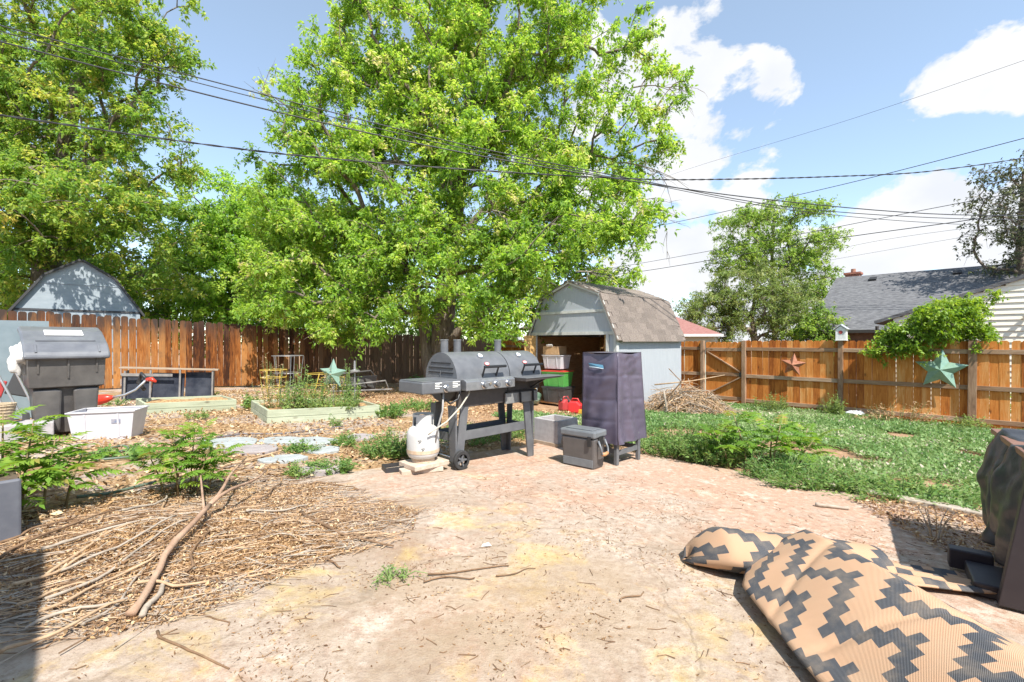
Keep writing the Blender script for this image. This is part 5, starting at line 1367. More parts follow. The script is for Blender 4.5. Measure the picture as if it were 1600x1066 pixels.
# ------------------------------------------------------------------ raised beds
BEDW = wood_mat('pale_green_bed_timber', [(.3, (.27, .29, .20)), (.5, (.38, .41, .29)), (.7, (.48, .50, .37))], axis='x', rand=.4)
BED_SOIL = M('bed_mulch', (.20, .11, .05), (.48, .30, .14), 26, .95, .7, 60)
def raised_bed(label, B, L, Wd, h, rz):
    t = thing('raised_bed', label, 'raised bed', (B.x, B.y, g(B.x, B.y) - .02), rz)
    tilt = math.asin(SLOPE * .95)
    t.rotation_euler = Euler((0, tilt, rz))
    rows = 2; hh = (h + .02) / rows
    for k in range(rows):
        z = k * hh
        MB().bb(-.01, L, 0, .035, z + .002, z + hh - .003).build('plank', BEDW, t, bevel=.004)
        MB().bb(0.0, L, Wd - .035, Wd, z + .002, z + hh - .003).build('plank', BEDW, t, bevel=.004)
        MB().bb(-.012, .025, .037, Wd - .037, z + .002, z + hh - .003).build('plank', BEDW, t, bevel=.004)
        MB().bb(L - .03, L + .004, .037, Wd - .037, z + .002, z + hh - .003).build('plank', BEDW, t, bevel=.004)
    def S(u, v): return (.03 + u * (L - .06), .04 + v * (Wd - .08), h * .75 + .05 * mnoise.noise(Vector((u * 6, v * 6, L))) + .02)
    MB().grid(S, 20, 16).build('bed_soil', BED_SOIL, t, smooth=True, fix=False)
    return t
B1, B2 = G(418, 663), G(226, 648)
raised_bed('large pale green timber raised bed holding the tomato cages', B1, 1.72, 1.45, .21, math.radians(38))
raised_bed('smaller pale green timber raised bed before the dark fence', B2, 1.3, .95, .18, math.radians(46))
def bedpt(B, rz, x, y, z): return Vector((B.x + x * math.cos(rz) - y * math.sin(rz), B.y + x * math.sin(rz) + y * math.cos(rz), g(B.x, B.y) + z - SLOPE * x * .95))
def cage(label, loc, r0, r1, h, n, mat, rings, lean=(0, 0)):
    t = thing('tomato_cage', label, 'plant cage', loc, RS.uniform(0, 1))
    for k in range(n):
        a = 2 * math.pi * k / n
        MB().tube([(r0 * .6 * math.cos(a) , r0 * .6 * math.sin(a), 0), ((r0 + (r1 - r0) * .5) * math.cos(a) + lean[0] * .5, (r0 + (r1 - r0) * .5) * math.sin(a) + lean[1] * .5, h / 2), (r1 * math.cos(a) + lean[0], r1 * math.sin(a) + lean[1], h)], .0045, 5).build('upright', mat, t)
    for f in rings:
        rr = r0 + (r1 - r0) * f
        MB().tube([(rr * math.cos(b) + lean[0] * f, rr * math.sin(b) + lean[1] * f, h * f) for b in [2 * math.pi * j / 20 for j in range(20)]], .0045, 5, closed=True).build('ring', mat, t)
YW = M('yellow_wire', (.55, .38, .06), rough=.5); GW = M('galvanised_wire', (.33, .32, .31), rough=.4, metal=.5)
A1 = math.radians(38)
cage('yellow wire plant cage at the left of the large raised bed', bedpt(B1, A1, .22, .75, .15), .14, .2, .62, 6, YW, (.3, .55, .8, 1))
cage('tall grey wire plant cage in the large raised bed', bedpt(B1, A1, .5, 1.05, .15), .15, .25, .85, 5, GW, (.3, .65, 1))
cage('leaning yellow wire plant cage in the middle of the large raised bed', bedpt(B1, A1, .82, .8, .15), .16, .2, .55, 6, YW, (.35, .65, 1), (.12, -.05))
cage('yellow wire plant cage under the mint star in the raised bed', bedpt(B1, A1, 1.15, .85, .15), .15, .2, .48, 6, YW, (.4, .7, 1), (.05, 0))
def garden_star():
    p = bedpt(B1, A1, 1.12, .55, .15)
    t = thing('garden_star', 'mint green metal star on a stake in the raised bed', 'star', p, math.radians(-12))
    star('star_plate', None, (0, -.02, .56), 0, .27, .07, GREEN_TIN, .04, t)
    MB().tube([(0, 0, -.1), (0, 0, .56)], .008, 6).build('stake', GW, t)
    p = bedpt(B1, A1, 1.45, .45, .15)
    t = thing('garden_stake', 'grey garden stake with cross cap right of the mint star', 'stake', p, .3)
    MB().tube([(0, 0, -.1), (0, 0, .74)], .012, 6).build('pole', GW, t)
    MB().lathe([(.02, .6), (.09, .61), (.09, .63), (.02, .65), (.014, .8)], 14).build('cap', GW, t)
garden_star()
def metal_frame():
    t = thing('lounger_frame', 'dark broken lounger frame lying against the fence behind the bed', 'frame', on(-3.9, 11.2), math.radians(36))
    DK = M('dark_iron', (0.06, 0.055, 0.05)); GT = M('grey_timber', (.3, .29, .27))
    MB().tube([(-.7, 0, .02), (-.6, 0, .55), (.5, .1, .62), (.62, .1, .45)], .022, 6).build('tube', DK, t, smooth=True)
    MB().tube([(-.7, -.3, .02), (-.5, -.3, .3), (.75, -.25, .38), (.9, -.2, .05)], .02, 6).build('tube', GT, t, smooth=True)
    MB().tube([(-.6, -.35, .2), (.9, -.3, .16)], .022, 6).build('tube', GT, t)
    for k in range(5): MB().box((-.4 + .2 * k, -.1, .42 - .02 * k), (.17, .5, .02), (.4, .1 * k, 0)).build('slat', DK, t)
    MB().box((.35, .1, .3), (.6, .03, .4), (.3, 0, .1)).build('panel', M('black_plastic', (.03, .03, .032)), t)
metal_frame()

# ------------------------------------------------------------------ stepping stones
ST = M('pale_blue_stone', (.27, .29, .285), (.36, .38, .375), 12, .85, .3, 40)
ST2 = M('pinkish_grey_stone', (.25, .22, .215), (.34, .30, .29), 12, .85, .3, 40)
where = ['nearest the centre sapling, round', 'left of the weed tuft by the raised bed', 'long one below the raised bed corner', 'flat grey one between the round stones', 'small one at the end of the long branch', 'small one right of the weed tuft', 'half buried one at the patio edge', 'farthest right, beside the big weed clump']
for (px, py, w, d, m), lb in zip(((358, 695, .33, .27, ST), (440, 692, .27, .2, ST), (487, 693, .33, .2, ST), (389, 706, .3, .2, ST2), (443, 721, .22, .14, ST), (503, 707, .2, .16, ST), (497, 738, .24, .1, ST2), (563, 686, .18, .16, ST2)), where):
    p = G(px, py); mb = MB(); n = 14; r = random.Random(px)
    rr = [1 + r.uniform(-.12, .12) for _ in range(n)]
    poly = [(w * rr[k] * math.cos(2 * math.pi * k / n), d * rr[k] * math.sin(2 * math.pi * k / n)) for k in range(n)]
    mb.prism(poly, -.03, .04, 'xy')
    o = mb.build('stepping_stone', m, None, loc=p, rz=r.uniform(-.3, .3), bevel=.01); tag(o, 'pale stepping stone ' + lb, 'stone', 'stepping stones in the gravel')

# ------------------------------------------------------------------ saplings with feathered leaves
LF_SUMAC = leaf_mat('tree_of_heaven_leaf', [(0.0, (0.075, 0.181, 0.025)), (0.5, (0.163, 0.300, 0.044)), (0.8, (0.275, 0.388, 0.062)), (1.0, (0.450, 0.275, 0.112))], 0.4)
LF_WEED = leaf_mat('weed_leaf', [(0.0, (0.062, 0.156, 0.037)), (0.5, (0.144, 0.269, 0.067)), (1.0, (0.330, 0.400, 0.120))], 0.38)
LF_GRASS = leaf_mat('lawn_leaf', [(0.0, (0.078, 0.171, 0.049)), (0.5, (0.180, 0.296, 0.088)), (0.85, (0.296, 0.378, 0.158)), (1.0, (0.530, 0.454, 0.351))], 0.3)
LF_DRY = leaf_mat('dry_litter', [(0.0, (0.128, 0.065, 0.030)), (0.35, (0.295, 0.165, 0.073)), (0.65, (0.462, 0.302, 0.152)), (1.0, (0.650, 0.494, 0.315))], 0.12, .8)
def compound_leaf(rng, L, pairs, lw, ll, tint):
    """one feathered leaf: arching rachis along +X with paired leaflets"""
    V = []; T = []
    ts = np.linspace(.18, .97, pairs)
    arch = .32
    def pt(t): return np.array([L * t * (1 - .12 * t), 0, L * (.30 * t - arch * 1.25 * t * t)])
    for t in ts:
        b = pt(t); taper = math.sin(math.pi * min(.28 + t * .68, 1)) ** .6
        for s in (-1, 1):
            d = np.array([.42, s, -.22 + rng.normal() * .08]); n = np.array([.12, 0, 1]) + rng.normal(size=3) * .1
            l = ll * taper * rng.uniform(.9, 1.1)
            V.append(leaflets(b[None], d[None], n[None], np.array([l]), np.array([lw * taper]), .16)[0]); T.append(tint + rng.normal() * .08)
    V.append(leaflets(pt(1.0)[None], np.array([[1, 0, -.4]]), np.array([[.2, 0, 1]]), np.array([ll * .8]), np.array([lw]), .16)[0]); T.append(tint)
    # rachis as thin strip
    for a, b in zip(np.linspace(0, .9, 5), np.linspace(.2, 1, 5)):
        p0, p1 = pt(a), pt(b); w = np.array([0, L * .006, 0])
        V.append(np.array([p0 - w, p1 - w * .7, p1 + w * .7, p0 + w])); T.append(.75)
    return np.array(V), np.clip(np.array(T), 0, 1)
LEAF_MESH = []
def leaf_variants():
    rng = np.random.default_rng(77)
    for i in range(9):
        L = .34
        V, T = compound_leaf(rng, L, int(rng.integers(8, 11)), .040, .115, (.3, .42, .5, .45, .55, .62, .38, .7, .86)[i])
        n = len(V); o = quads_object('leaf', V, T, LF_SUMAC); LEAF_MESH.append(o.data); bpy.data.objects.remove(o)
leaf_variants()
STEM = M('sapling_stem', (.16, .13, .06), (.26, .18, .09), 10, .8)
def sapling(label, loc, stems, seed, scale=1.0):
    r = random.Random(seed); t = thing('sapling', label, 'sapling', loc, 0)
    for (bx, by, h, lx, ly, nl) in stems:
        pts = [Vector((bx, by, 0)), Vector((bx + lx * .3, by + ly * .3, h * .45)), Vector((bx + lx, by + ly, h))]
        MB().tube(pts, [.011 * scale, .009 * scale, .005 * scale], 6).build('stem', STEM, t, smooth=True)
        for k in range(nl):
            f = .38 + .62 * (k + r.random() * .6) / nl; f = min(f, 1)
            p = pts[0].lerp(pts[1], f / .45) if f < .45 else pts[1].lerp(pts[2], (f - .45) / .55)
            az = k * 2.4 + r.uniform(-.4, .4)
            el = -.15 - .75 * max(0, f - .5) + r.uniform(-.2, .2)
            s = scale * r.uniform(.75, 1.15) * (1.0 if f < .85 else .8)
            i = r.randrange(8) if f < .93 else r.choice((5, 7, 8))
            share(LEAF_MESH[i], 'leaf', t, p, (r.uniform(-.15, .15), el, az), (s, s, s))
    return t
p = on(*G(20, 850)[:2]) 
sapling('tall feathery sapling growing at the ribbed planter', G(40, 805), [(-.05, .02, .60, .02, .06, 14), (.06, .05, .46, .05, .03, 13), (-.24, .08, .64, -.05, .05, 13), (.14, .12, .36, .08, .04, 11), (.02, -.06, .30, .04, -.03, 10), (-.14, -.03, .4, -.05, -.02, 12)], 5, .78)
sapling('bushy feathery sapling in the mulch below the raised bed', G(283, 775), [(-.03, 0, .48, -.05, .04, 13), (.07, .04, .53, .05, .04, 13), (.13, -.02, .38, .10, 0, 11), (-.11, -.02, .32, -.12, 0, 11), (.04, -.08, .28, .02, -.08, 10), (.16, .06, .34, .09, .05, 10), (0, .1, .48, -.02, .08, 10), (-.08, .07, .42, -.08, .06, 10)], 6, .60)
sapling('bright feathery sapling at the patio edge beside the lawn', G(1190, 735), [(-.1, .1, .55, -.1, .1, 12), (.12, .0, .48, .08, 0, 12), (.35, .0, .36, .2, -.05, 11), (-.3, .1, .4, -.15, .05, 9), (.5, .15, .4, .15, .1, 10), (.2, .2, .5, .1, .1, 9)], 7, .95)
sapling('feathery sapling at the foot of the fence on the far right', G(1565, 668), [(-.2, 0, .6, -.1, 0, 10), (.1, 0, .7, .05, 0, 10), (.4, 0, .55, .1, 0, 10), (-.4, .1, .4, -.15, 0, 8), (.7, .1, .6, .1, 0, 9)], 9, 1.0)

def weed(label, loc, rx, ry, h, n, seed, lf=None, size=.05, aspect=.35, name='weed_clump', tb=0.0, upright=.6):
    rng = np.random.default_rng(seed); t = thing(name, label, 'weed', loc, 0)
    m = max(6, n // 14)
    a = rng.uniform(0, 2 * np.pi, m); r = np.sqrt(rng.random(m)); bx, by = rx * r * np.cos(a), ry * r * np.sin(a)
    hh = h * (1 - .55 * r ** 2) * rng.uniform(.55, 1.1, m)
    tips = np.stack([bx * 1.25 + rng.normal(size=m) * .04, by * 1.25 + rng.normal(size=m) * .04, hh], 1)
    base = np.stack([bx * .8, by * .8, np.zeros(m)], 1)
    mb = MB()
    for b, c in zip(base, tips): mb.tube([b, (b + c) / 2 + np.array([0, 0, .02]), c], [.004, .003, .002], 4, cap=False)
    mb.build('stems', M('weed_stem', (.16, .22, .07), rough=.8), t, fix=False)
    k = rng.integers(0, m, n); f = rng.uniform(.1, 1.05, n)[:, None]
    P = base[k] * (1 - f) + tips[k] * f + rng.normal(size=(n, 3)) * .012
    D = unit(rng.normal(size=(n, 3)) * np.array([1, 1, .35]) + np.array([0, 0, upright])); N = unit(rng.normal(size=(n, 3)) * .5 + np.array([0, -.1, 1]))
    Ls = size * rng.uniform(.6, 1.35, n) * (1.15 - .45 * f[:, 0])
    V = leaflets(P, D, N, Ls, Ls * aspect, .2)
    tint = np.clip(.5 + tb + rng.normal(size=n) * .18, 0, 1)
    quads_object('leaves', V, tint, lf or LF_WEED, t)
    return t
GWD = 'weeds in the mulch'
for a in (('dense weed clump left of the white gas bottle', (607, 712), .30, .22, .30, 1700, 1), ('dark weed tuft between stepping stones and raised bed', (540, 697), .13, .11, .17, 600, 2),
          ('weed tuft growing over the middle stepping stones', (470, 708), .17, .12, .14, 650, 3), ('spreading weed patch at the patio corner', (518, 737), .24, .12, .12, 800, 4),
          ('yellowish weed sprout at the near end of the stone path', (462, 745), .10, .08, .14, 260, 5), ('leafy weed beside the large bed at its right end', (604, 651), .30, .25, .26, 800, 6),
          ('leafy weed patch behind the gas bottle under the tree', (650, 640), .5, .4, .22, 900, 7), ('broad leaved plant in the near left corner of the large bed', (392, 640), .18, .16, .34, 420, 8),
          ('leafy plants in the smaller raised bed', (318, 622), .32, .2, .22, 380, 9), ('low yellow green weed before the smaller bed', (308, 655), .22, .12, .14, 300, 10),
          ('small weed by the red trimmer', (178, 634), .22, .15, .18, 260, 11), ('green weed under the hose below the feathery sapling', (190, 715), .3, .16, .12, 380, 12), ('thin weed sprig before the large raised bed', (520, 668), .12, .06, .2, 160, 13)):
    lab, (px, py), rx, ry, h, n, sd = a
    weed(lab, G(px, py), rx, ry, h, n, sd, tb=(.2 if sd in (5, 8, 9, 10) else 0), size=.075 if sd in (8, 9, 6, 7, 12) else .05, aspect=.45 if sd in (8, 9) else .34)
weed('green weeds seen through the grill legs behind the patio', G(735, 690), .55, .35, .22, 1500, 20)
weed('low weeds between grill legs and planter', G(812, 684), .4, .25, .2, 800, 21)
weed('short weeds in the dirt behind the stone planter', G(905, 660), .5, .3, .2, 700, 22)
weed('tall leafy spike plant in the middle of the large raised bed', bedpt(B1, A1, .6, .5, .14), .12, .12, .85, 420, 23, size=.07, upright=.2, tb=.15)
weed('pale bushy herb left of the middle in the large raised bed', bedpt(B1, A1, .36, .45, .14), .13, .12, .55, 320, 43, size=.06, upright=.2, tb=.25)
weed('thin leafy plant between the two yellow cages', bedpt(B1, A1, .86, .62, .14), .14, .14, .6, 330, 44, size=.065, upright=.2, tb=.1)
weed('tall silvery weeds at the right end of the large raised bed', bedpt(B1, A1, 1.4, .5, .14), .15, .14, .88, 520, 24, size=.065, upright=.2, tb=.1)
weed('dry straw coloured stalks at the left of the large raised bed', bedpt(B1, A1, .2, .7, .14), .2, .18, .95, 420, 45, LF_DRY, .07, .2, tb=.3)
weed('dry pale stalks under the mint star in the large raised bed', bedpt(B1, A1, 1.12, .62, .14), .2, .18, .8, 420, 46, LF_DRY, .07, .2, tb=.3)
weed('pale low plants along the near side of the large raised bed', bedpt(B1, A1, .95, .25, .14), .6, .14, .3, 1200, 25, tb=.22)
weed('brownish green weeds at the patio edge right of the smoker', G(1063, 712), .45, .28, .42, 2000, 26, tb=.08, size=.055)
weed('tall green weeds between the smoker and the bright sapling', G(1115, 722), .40, .28, .5, 2200, 27, size=.06)
weed('low green weeds along the kerb right of the bright sapling', G(1285, 762), .5, .2, .2, 1600, 28)
weed('dark leafy weeds by the bare dirt patch', G(1225, 748), .4, .2, .26, 1300, 29, tb=-.1)
weed('sprawling weeds at the kerb before the lawn', G(1420, 778), .6, .28, .18, 1700, 30, tb=.05)
weed('pale dry bush at the fence foot under the rust star', G(1212, 644), .26, .2, .5, 700, 31, LF_OLIVE, .07)
weed('small pale plant at the fence foot left of the rust star', G(1185, 640), .2, .15, .3, 350, 32, LF_OLIVE, .07)
weed('bushy weed at the foot of the birdhouse post', G(1303, 652), .2, .2, .55, 700, 33, LF_OLIVE, .08)
weed('dry weeds along the fence below the vine', G(1400, 662), .8, .25, .5, 900, 34, LF_DRY, .09, .2)
weed('dry grass at the fence foot right of the mint star', G(1500, 672), .5, .25, .3, 500, 35, LF_OLIVE, .08)
weed('light green leafy weed at the foot of the trunk', G(660, 605), .5, .3, .5, 600, 36, size=.12, aspect=.5)
weed('tiny sprig growing from a crack in the patio', G(610, 905, .005), .10, .05, .035, 220, 37, size=.02, tb=.05)

# ------------------------------------------------------------------ lawn (uncountable)
def lawn():
    rng = np.random.default_rng(4)
    n = 118000
    p = rng.uniform(5.12, 12.95, n); q = rng.uniform(-3.5, 6.4, n)
    # nearer patches get thinner cover and bare dirt
    nz = np.array([mnoise.noise(Vector((a * .75, b * .75, 2.0))) + .5 * mnoise.noise(Vector((a * 2.3, b * 2.3, 7.0))) for a, b in zip(p, q)])
    edge = (p - 5.12)
    th = np.where(edge < 2.4, .18 - .45 * (edge / 2.4), -.40)
    th = np.maximum(th, np.where(q > 4.2, (q - 4.2) * .45 - .5, -9))
    th = np.maximum(th, np.where(p > 12.5, (p - 12.5) * 1.4 - .5, -9))
    for (bx, by, brx, bry) in ((1262, 708, .6, .16), (1345, 722, .4, .12), (1440, 760, .5, .12), (1310, 748, .4, .12), (1090, 678, .7, .25)):
        c_ = G(bx, by); X_ = CM * p - SM * q - c_.x; Y_ = SM * p + CM * q - c_.y
        th = np.maximum(th, 1.0 - 1.1 * (X_ / brx) ** 2 - 1.1 * (Y_ / (bry * 2.2)) ** 2)
    keep = nz > th - rng.random(n) * .18
    p, q = p[keep], q[keep]; n = len(p)
    x, y = CM * p - SM * q, SM * p + CM * q
    z = -SLOPE * (p - 2.5) + .002
    far = np.clip((y - 3) / 8, 0, 1)
    k = 3
    B = np.repeat(np.stack([x, y, z], 1), k, axis=0) + rng.normal(size=(n * k, 3)) * np.array([.018, .018, 0])
    hz = rng.uniform(.02, .085, n * k)
    L = rng.uniform(.035, .075, n * k) * np.repeat(.85 + .5 * far, k)
    B[:, 2] += hz * .6
    D = unit(rng.normal(size=(n * k, 3)) * np.array([1, 1, .5]) + np.array([0, 0, .7])); N = unit(rng.normal(size=(n * k, 3)) * .6 + np.array([0, -.2, 1]))
    V = leaflets(B, D, N, L, L * rng.uniform(.12, .5, n * k), .15)
    tn = np.array([mnoise.noise(Vector((a * .5, b * .5, 12.0))) for a, b in zip(p, q)])
    tint = np.clip(.45 + np.repeat(tn, k) * .45 + rng.normal(size=n * k) * .18 + (rng.random(n * k) < .06) * .5, 0, 1)
    tag(quads_object('lawn', V, tint, LF_GRASS), 'green weedy lawn between patio kerb and orange fence', 'lawn', kind='stuff')
lawn()

# ------------------------------------------------------------------ litter, chips, straw (uncountable)
def poly_sample(poly, n, rng):
    poly = np.array([(a.x, a.y) for a in poly]); lo, hi = poly.min(0), poly.max(0); out = []
    while sum(len(o) for o in out) < n:
        c = rng.uniform(lo, hi, (n * 2, 2)); ins = np.zeros(len(c), bool); j = len(poly) - 1
        for i in range(len(poly)):
            xi, yi = poly[i]; xj, yj = poly[j]
            cond = ((yi > c[:, 1]) != (yj > c[:, 1])) & (c[:, 0] < (xj - xi) * (c[:, 1] - yi) / (yj - yi + 1e-12) + xi)
            ins ^= cond; j = i
        out.append(c[ins])
    return np.concatenate(out)[:n]
HEAP = [G(*q) for q in ((-160, 880), (-60, 815), (60, 800), (240, 765), (330, 735), (430, 733), (560, 765), (655, 800), (640, 845), (520, 872), (440, 905), (340, 955), (240, 985), (90, 1010), (-40, 1040), (-200, 1000))]
HC = G(270, 845)
def slab_z(x, y): return g(x, y) + .012 * mnoise.noise(Vector((x * .8, y * .8, 1)))
def heap_h(x, y):
    """the raked heap stands a few centimetres proud of the slab"""
    d = math.hypot((x - HC.x) / 1.0, (y - HC.y) / .5)
    return .07 * max(0, 1 - d * d) * (1 + .5 * mnoise.noise(Vector((x * 4, y * 4, 0))))
def bits(name, label, xyc, rng, smin, smax, asp, zfun, mat, lift=.006, tb=.5, flat=.35):
    n = len(xyc)
    z = np.array([zfun(a, b) for a, b in xyc]) + lift * rng.random(n)
    B = np.concatenate([xyc, z[:, None]], 1)
    D = unit(rng.normal(size=(n, 3)) * np.array([1, 1, flat])); N = unit(rng.normal(size=(n, 3)) * .45 + np.array([0, 0, 1]))
    L = rng.uniform(smin, smax, n) ; V = leaflets(B, D, N, L, L * rng.uniform(asp * .6, asp * 1.4, n), 0.0)
    low = V[:, :, 2].min(1) - z + lift; V[:, :, 2] -= np.minimum(low, 0)[:, None]
    tint = np.clip(tb + rng.normal(size=n) * .3, 0, 1)
    o = quads_object(name, V, tint, mat); return tag(o, label, 'litter', kind='stuff')
rng = np.random.default_rng(9)
heap_xy = poly_sample(HEAP, 62000, rng)
hn = np.array([mnoise.noise(Vector((a * 1.6, b * 1.6, 5.0))) for a, b in heap_xy])
hc = np.array([[HC.x, HC.y]]); dd = np.hypot((heap_xy[:, 0] - HC.x) / 1.15, (heap_xy[:, 1] - HC.y) / .62)
hn = hn + .35 * np.array([mnoise.noise(Vector((a * 5, b * 5, 8.0))) for a, b in heap_xy])
heap_xy = heap_xy[hn > -.62 + .55 * dd - rng.random(len(hn)) * .4]
bits('leaf_litter', 'dry brown leaf litter raked into a heap on the patio', heap_xy, rng, .006, .027, .38, lambda a, b: slab_z(a, b) + heap_h(a, b), LF_DRY, .016, .5, .55)
def heap_mound():
    ps = [q for q in HEAP]
    mb = MB(); n = 46
    x0, x1, y0, y1 = HC.x - 1.35, HC.x + 1.35, HC.y - .85, HC.y + .85
    mb.grid(lambda u, v: (x0 + (x1 - x0) * u, y0 + (y1 - y0) * v, g(x0 + (x1 - x0) * u, y0 + (y1 - y0) * v) + heap_h(x0 + (x1 - x0) * u, y0 + (y1 - y0) * v) - .006), n, n)
    tag(mb.build('mulch_mound', BED_SOIL, smooth=True, fix=False), 'low mound of brown mulch under the fallen sticks', 'mulch', kind='stuff')
heap_mound()
YARD = [G(*q) for q in ((-200, 800), (-160, 700), (120, 640), (330, 612), (600, 604), (830, 640), (900, 645), (850, 692), (600, 728), (470, 752), (300, 775), (60, 830))]
yx = poly_sample(YARD, 34000, rng)
yn = np.array([mnoise.noise(Vector((a * .8, b * .8, 15.0))) for a, b in yx])
yx = yx[yn > -.1 - rng.random(len(yn)) * .5]
bits('wood_chips', 'scattered wood chip mulch across the left side of the yard', yx, rng, .02, .075, .4, lambda a, b: g(a, b) + .012, LF_DRY, .02, .58, .3)
PAT = [G(*q) for q in ((-60, 1090), (330, 940), (480, 880), (650, 800), (760, 745), (900, 735), (1100, 760), (1400, 820), (1480, 850), (1300, 1090))]
px_ = poly_sample(PAT, 17000, rng)
pn = np.array([mnoise.noise(Vector((a * 1.9, b * 1.9, 25.0))) + .5 * mnoise.noise(Vector((a * 6, b * 6, 2.0))) for a, b in px_])
px_ = px_[(pn > .22 - rng.random(len(pn)) * .2) | (rng.random(len(pn)) < .10)]
bits('patio_debris', 'fine dark twigs and leaf crumbs strewn over the patio', px_, rng, .005, .022, .26, lambda a, b: slab_z(a, b) + .001, LF_DRY, .004, .26, .12)
PE = [G(*q) for q in ((1330, 782), (1400, 772), (1560, 815), (1640, 860), (1560, 900), (1440, 850))]
bits('edge_litter', 'brown twiggy litter collected along the kerb near the table', poly_sample(PE, 3500, rng), rng, .012, .05, .28, lambda a, b: g(a, b) + .014, LF_DRY, .02, .36, .3)

# ------------------------------------------------------------------ sticks
STICK = [M('bare_stick_tan', (.33, .21, .12), (.49, .345, .215), 14, .85, .4, 40), M('bare_stick_grey', (.27, .22, .17), (.41, .345, .275), 14, .85, .4, 40), M('bare_stick_brown', (.13, .075, .04), (.24, .145, .08), 14, .85, .4, 40)]
def stick_pts(px, lift0, lift1, r, wob):
    P = [G(*q) for q in px]; out = []; ph = r.uniform(0, 6)
    m = len(P) - 1
    for i in range(m):
        for s in range(5):
            t = s / 5; q = P[i].lerp(P[i + 1], t)
            f = (i + t) / m
            w = wob if 0 < f < 1 else 0
            out.append(Vector((q.x + w * 2.2 * math.sin(f * 7 + ph) , q.y + w * 2.2 * math.sin(f * 5 + ph * 2), g(q.x, q.y) + heap_h(q.x, q.y) + lift0 + (lift1 - lift0) * f)))
    q = P[-1]; out.append(Vector((q.x, q.y, g(q.x, q.y) + heap_h(q.x, q.y) + lift1)))
    return out
def stick(label, px, r0, r1, lift0=.012, lift1=.012, mat=0, name='stick', group='loose sticks in the foreground', wob=.006, cat='stick'):
    r = random.Random(int(px[0][0] * 7 + px[0][1]))
    pts = stick_pts(px, lift0 + r0, lift1 + r1, r, wob); n = len(pts) - 1
    o = MB().tube(pts, [max(.0015, (r0 + (r1 - r0) * i / n) * r.uniform(.92, 1.08)) for i in range(n + 1)], 7).build(name, STICK[mat], None, smooth=True, fix=False)
    return tag(o, label, cat, group)
def branch():
    r = random.Random(3)
    t = thing('fallen_branch', 'thick forked bare branch lying across the leaf heap', 'branch', G(205, 971), 0); o = Vector(t.location)
    main = stick_pts(((205, 971), (262, 895), (326, 829)), .03, .09, r, .004); end = main[-1]
    f1 = [end.lerp(G(416, 766, .16), k / 6) + Vector((0, 0, .02 * math.sin(k))) for k in range(7)]
    f2 = [end.lerp(G(382, 757, .22), k / 6) + Vector((.012 * math.sin(k * 1.3), 0, 0)) for k in range(7)]
    f3 = [main[-2].lerp(G(312, 770, .2), k / 4) for k in range(5)]
    BM = M('peeling_branch', (.27, .16, .10), (.42, .28, .19), 10, .85, .5, 30)
    MB().tube([p - o + Vector((r.gauss(0, .002), r.gauss(0, .002), 0)) for p in main], [(.0165 - .004 * i / len(main)) * r.choice((.9, 1, 1, 1.06, 1.2)) for i in range(len(main))], 10).build('main_stem', BM, t, smooth=True, fix=False)
    MB().tube([p - o for p in f1], [.012 - .006 * i / 7 for i in range(7)], 8).build('fork', BM, t, smooth=True, fix=False)
    MB().tube([p - o for p in f2], [.012 - .006 * i / 7 for i in range(7)], 8).build('fork', BM, t, smooth=True, fix=False)
    MB().tube([p - o for p in f3], [.008 - .004 * i / 5 for i in range(5)], 7).build('fork', BM, t, smooth=True, fix=False)
branch()
stick('pale grey stick tucked beside the thick forked branch', ((222, 973), (245, 940), (262, 918)), .013, .010, .015, .02, 1)
stick('long brown stick running back toward the stepping stones', ((345, 735), (395, 722), (455, 706)), .016, .008, .015, .03, 0)
stick('dark forked twig beside the leaf heap edge', ((470, 805), (530, 842), (615, 857)), .011, .005, .012, .01, 2)
stick('dark thin stick pointing at the patio crack', ((474, 858), (505, 876), (532, 889)), .006, .004, .004, .004, 2)
stick('curved thin stick alone on the near left patio', ((246, 990), (290, 1022), (358, 1048)), .0055, .003, .004, .004, 2)
stick('curled twig right of the thick branch', ((300, 960), (335, 963), (357, 980)), .004, .003, .006, .003, 2)
stick('straight dark twig in the middle of the patio', ((668, 900), (730, 893), (795, 886)), .005, .003, .004, .004, 2)
stick('short twig below the straight one in mid patio', ((662, 912), (700, 905), (742, 905)), .004, .003, .004, .004, 2)
stick('thin twig right of the straight one in mid patio', ((775, 902), (805, 896), (837, 890)), .004, .002, .004, .004, 2)
stick('single twig near the rolled rug tip', ((970, 942), (988, 935), (1006, 927)), .004, .003, .004, .004, 2)
stick('flat grey wood splinter lying near the kerb', ((1274, 791), (1300, 795), (1326, 797)), .016, .012, .0, .0, 1)
stick('short dark stick near the kerb litter', ((1386, 803), (1396, 812), (1408, 820)), .010, .008, .0, .0, 2)
lst = [((65, 910), (150, 862), (280, 825)), ((70, 945), (180, 900), (305, 831)), ((0, 884), (110, 838), (205, 803)), ((0, 1035), (90, 1000), (195, 955)), ((65, 878), (170, 852), (300, 822)), ((110, 930), (200, 893), (290, 850)),
       ((60, 965), (160, 922), (245, 890)), ((90, 905), (190, 878), (275, 838)), ((150, 850), (220, 832), (330, 815)), ((215, 925), (280, 925), (330, 915)), ((40, 990), (120, 960), (200, 948)), ((0, 860), (60, 842), (120, 826)),
       ((255, 790), (262, 806), (268, 818)), ((385, 815), (440, 803), (480, 795)), ((400, 790), (425, 775), (440, 760)), ((330, 825), (380, 806), (420, 797)), ((130, 985), (180, 950), (225, 900)), ((290, 905), (310, 880), (322, 850)), ((20, 925), (90, 905), (160, 880)), ((190, 815), (240, 800), (260, 784)),
       ((455, 770), (500, 755), (560, 768)), ((30, 955), (70, 935), (140, 920))]
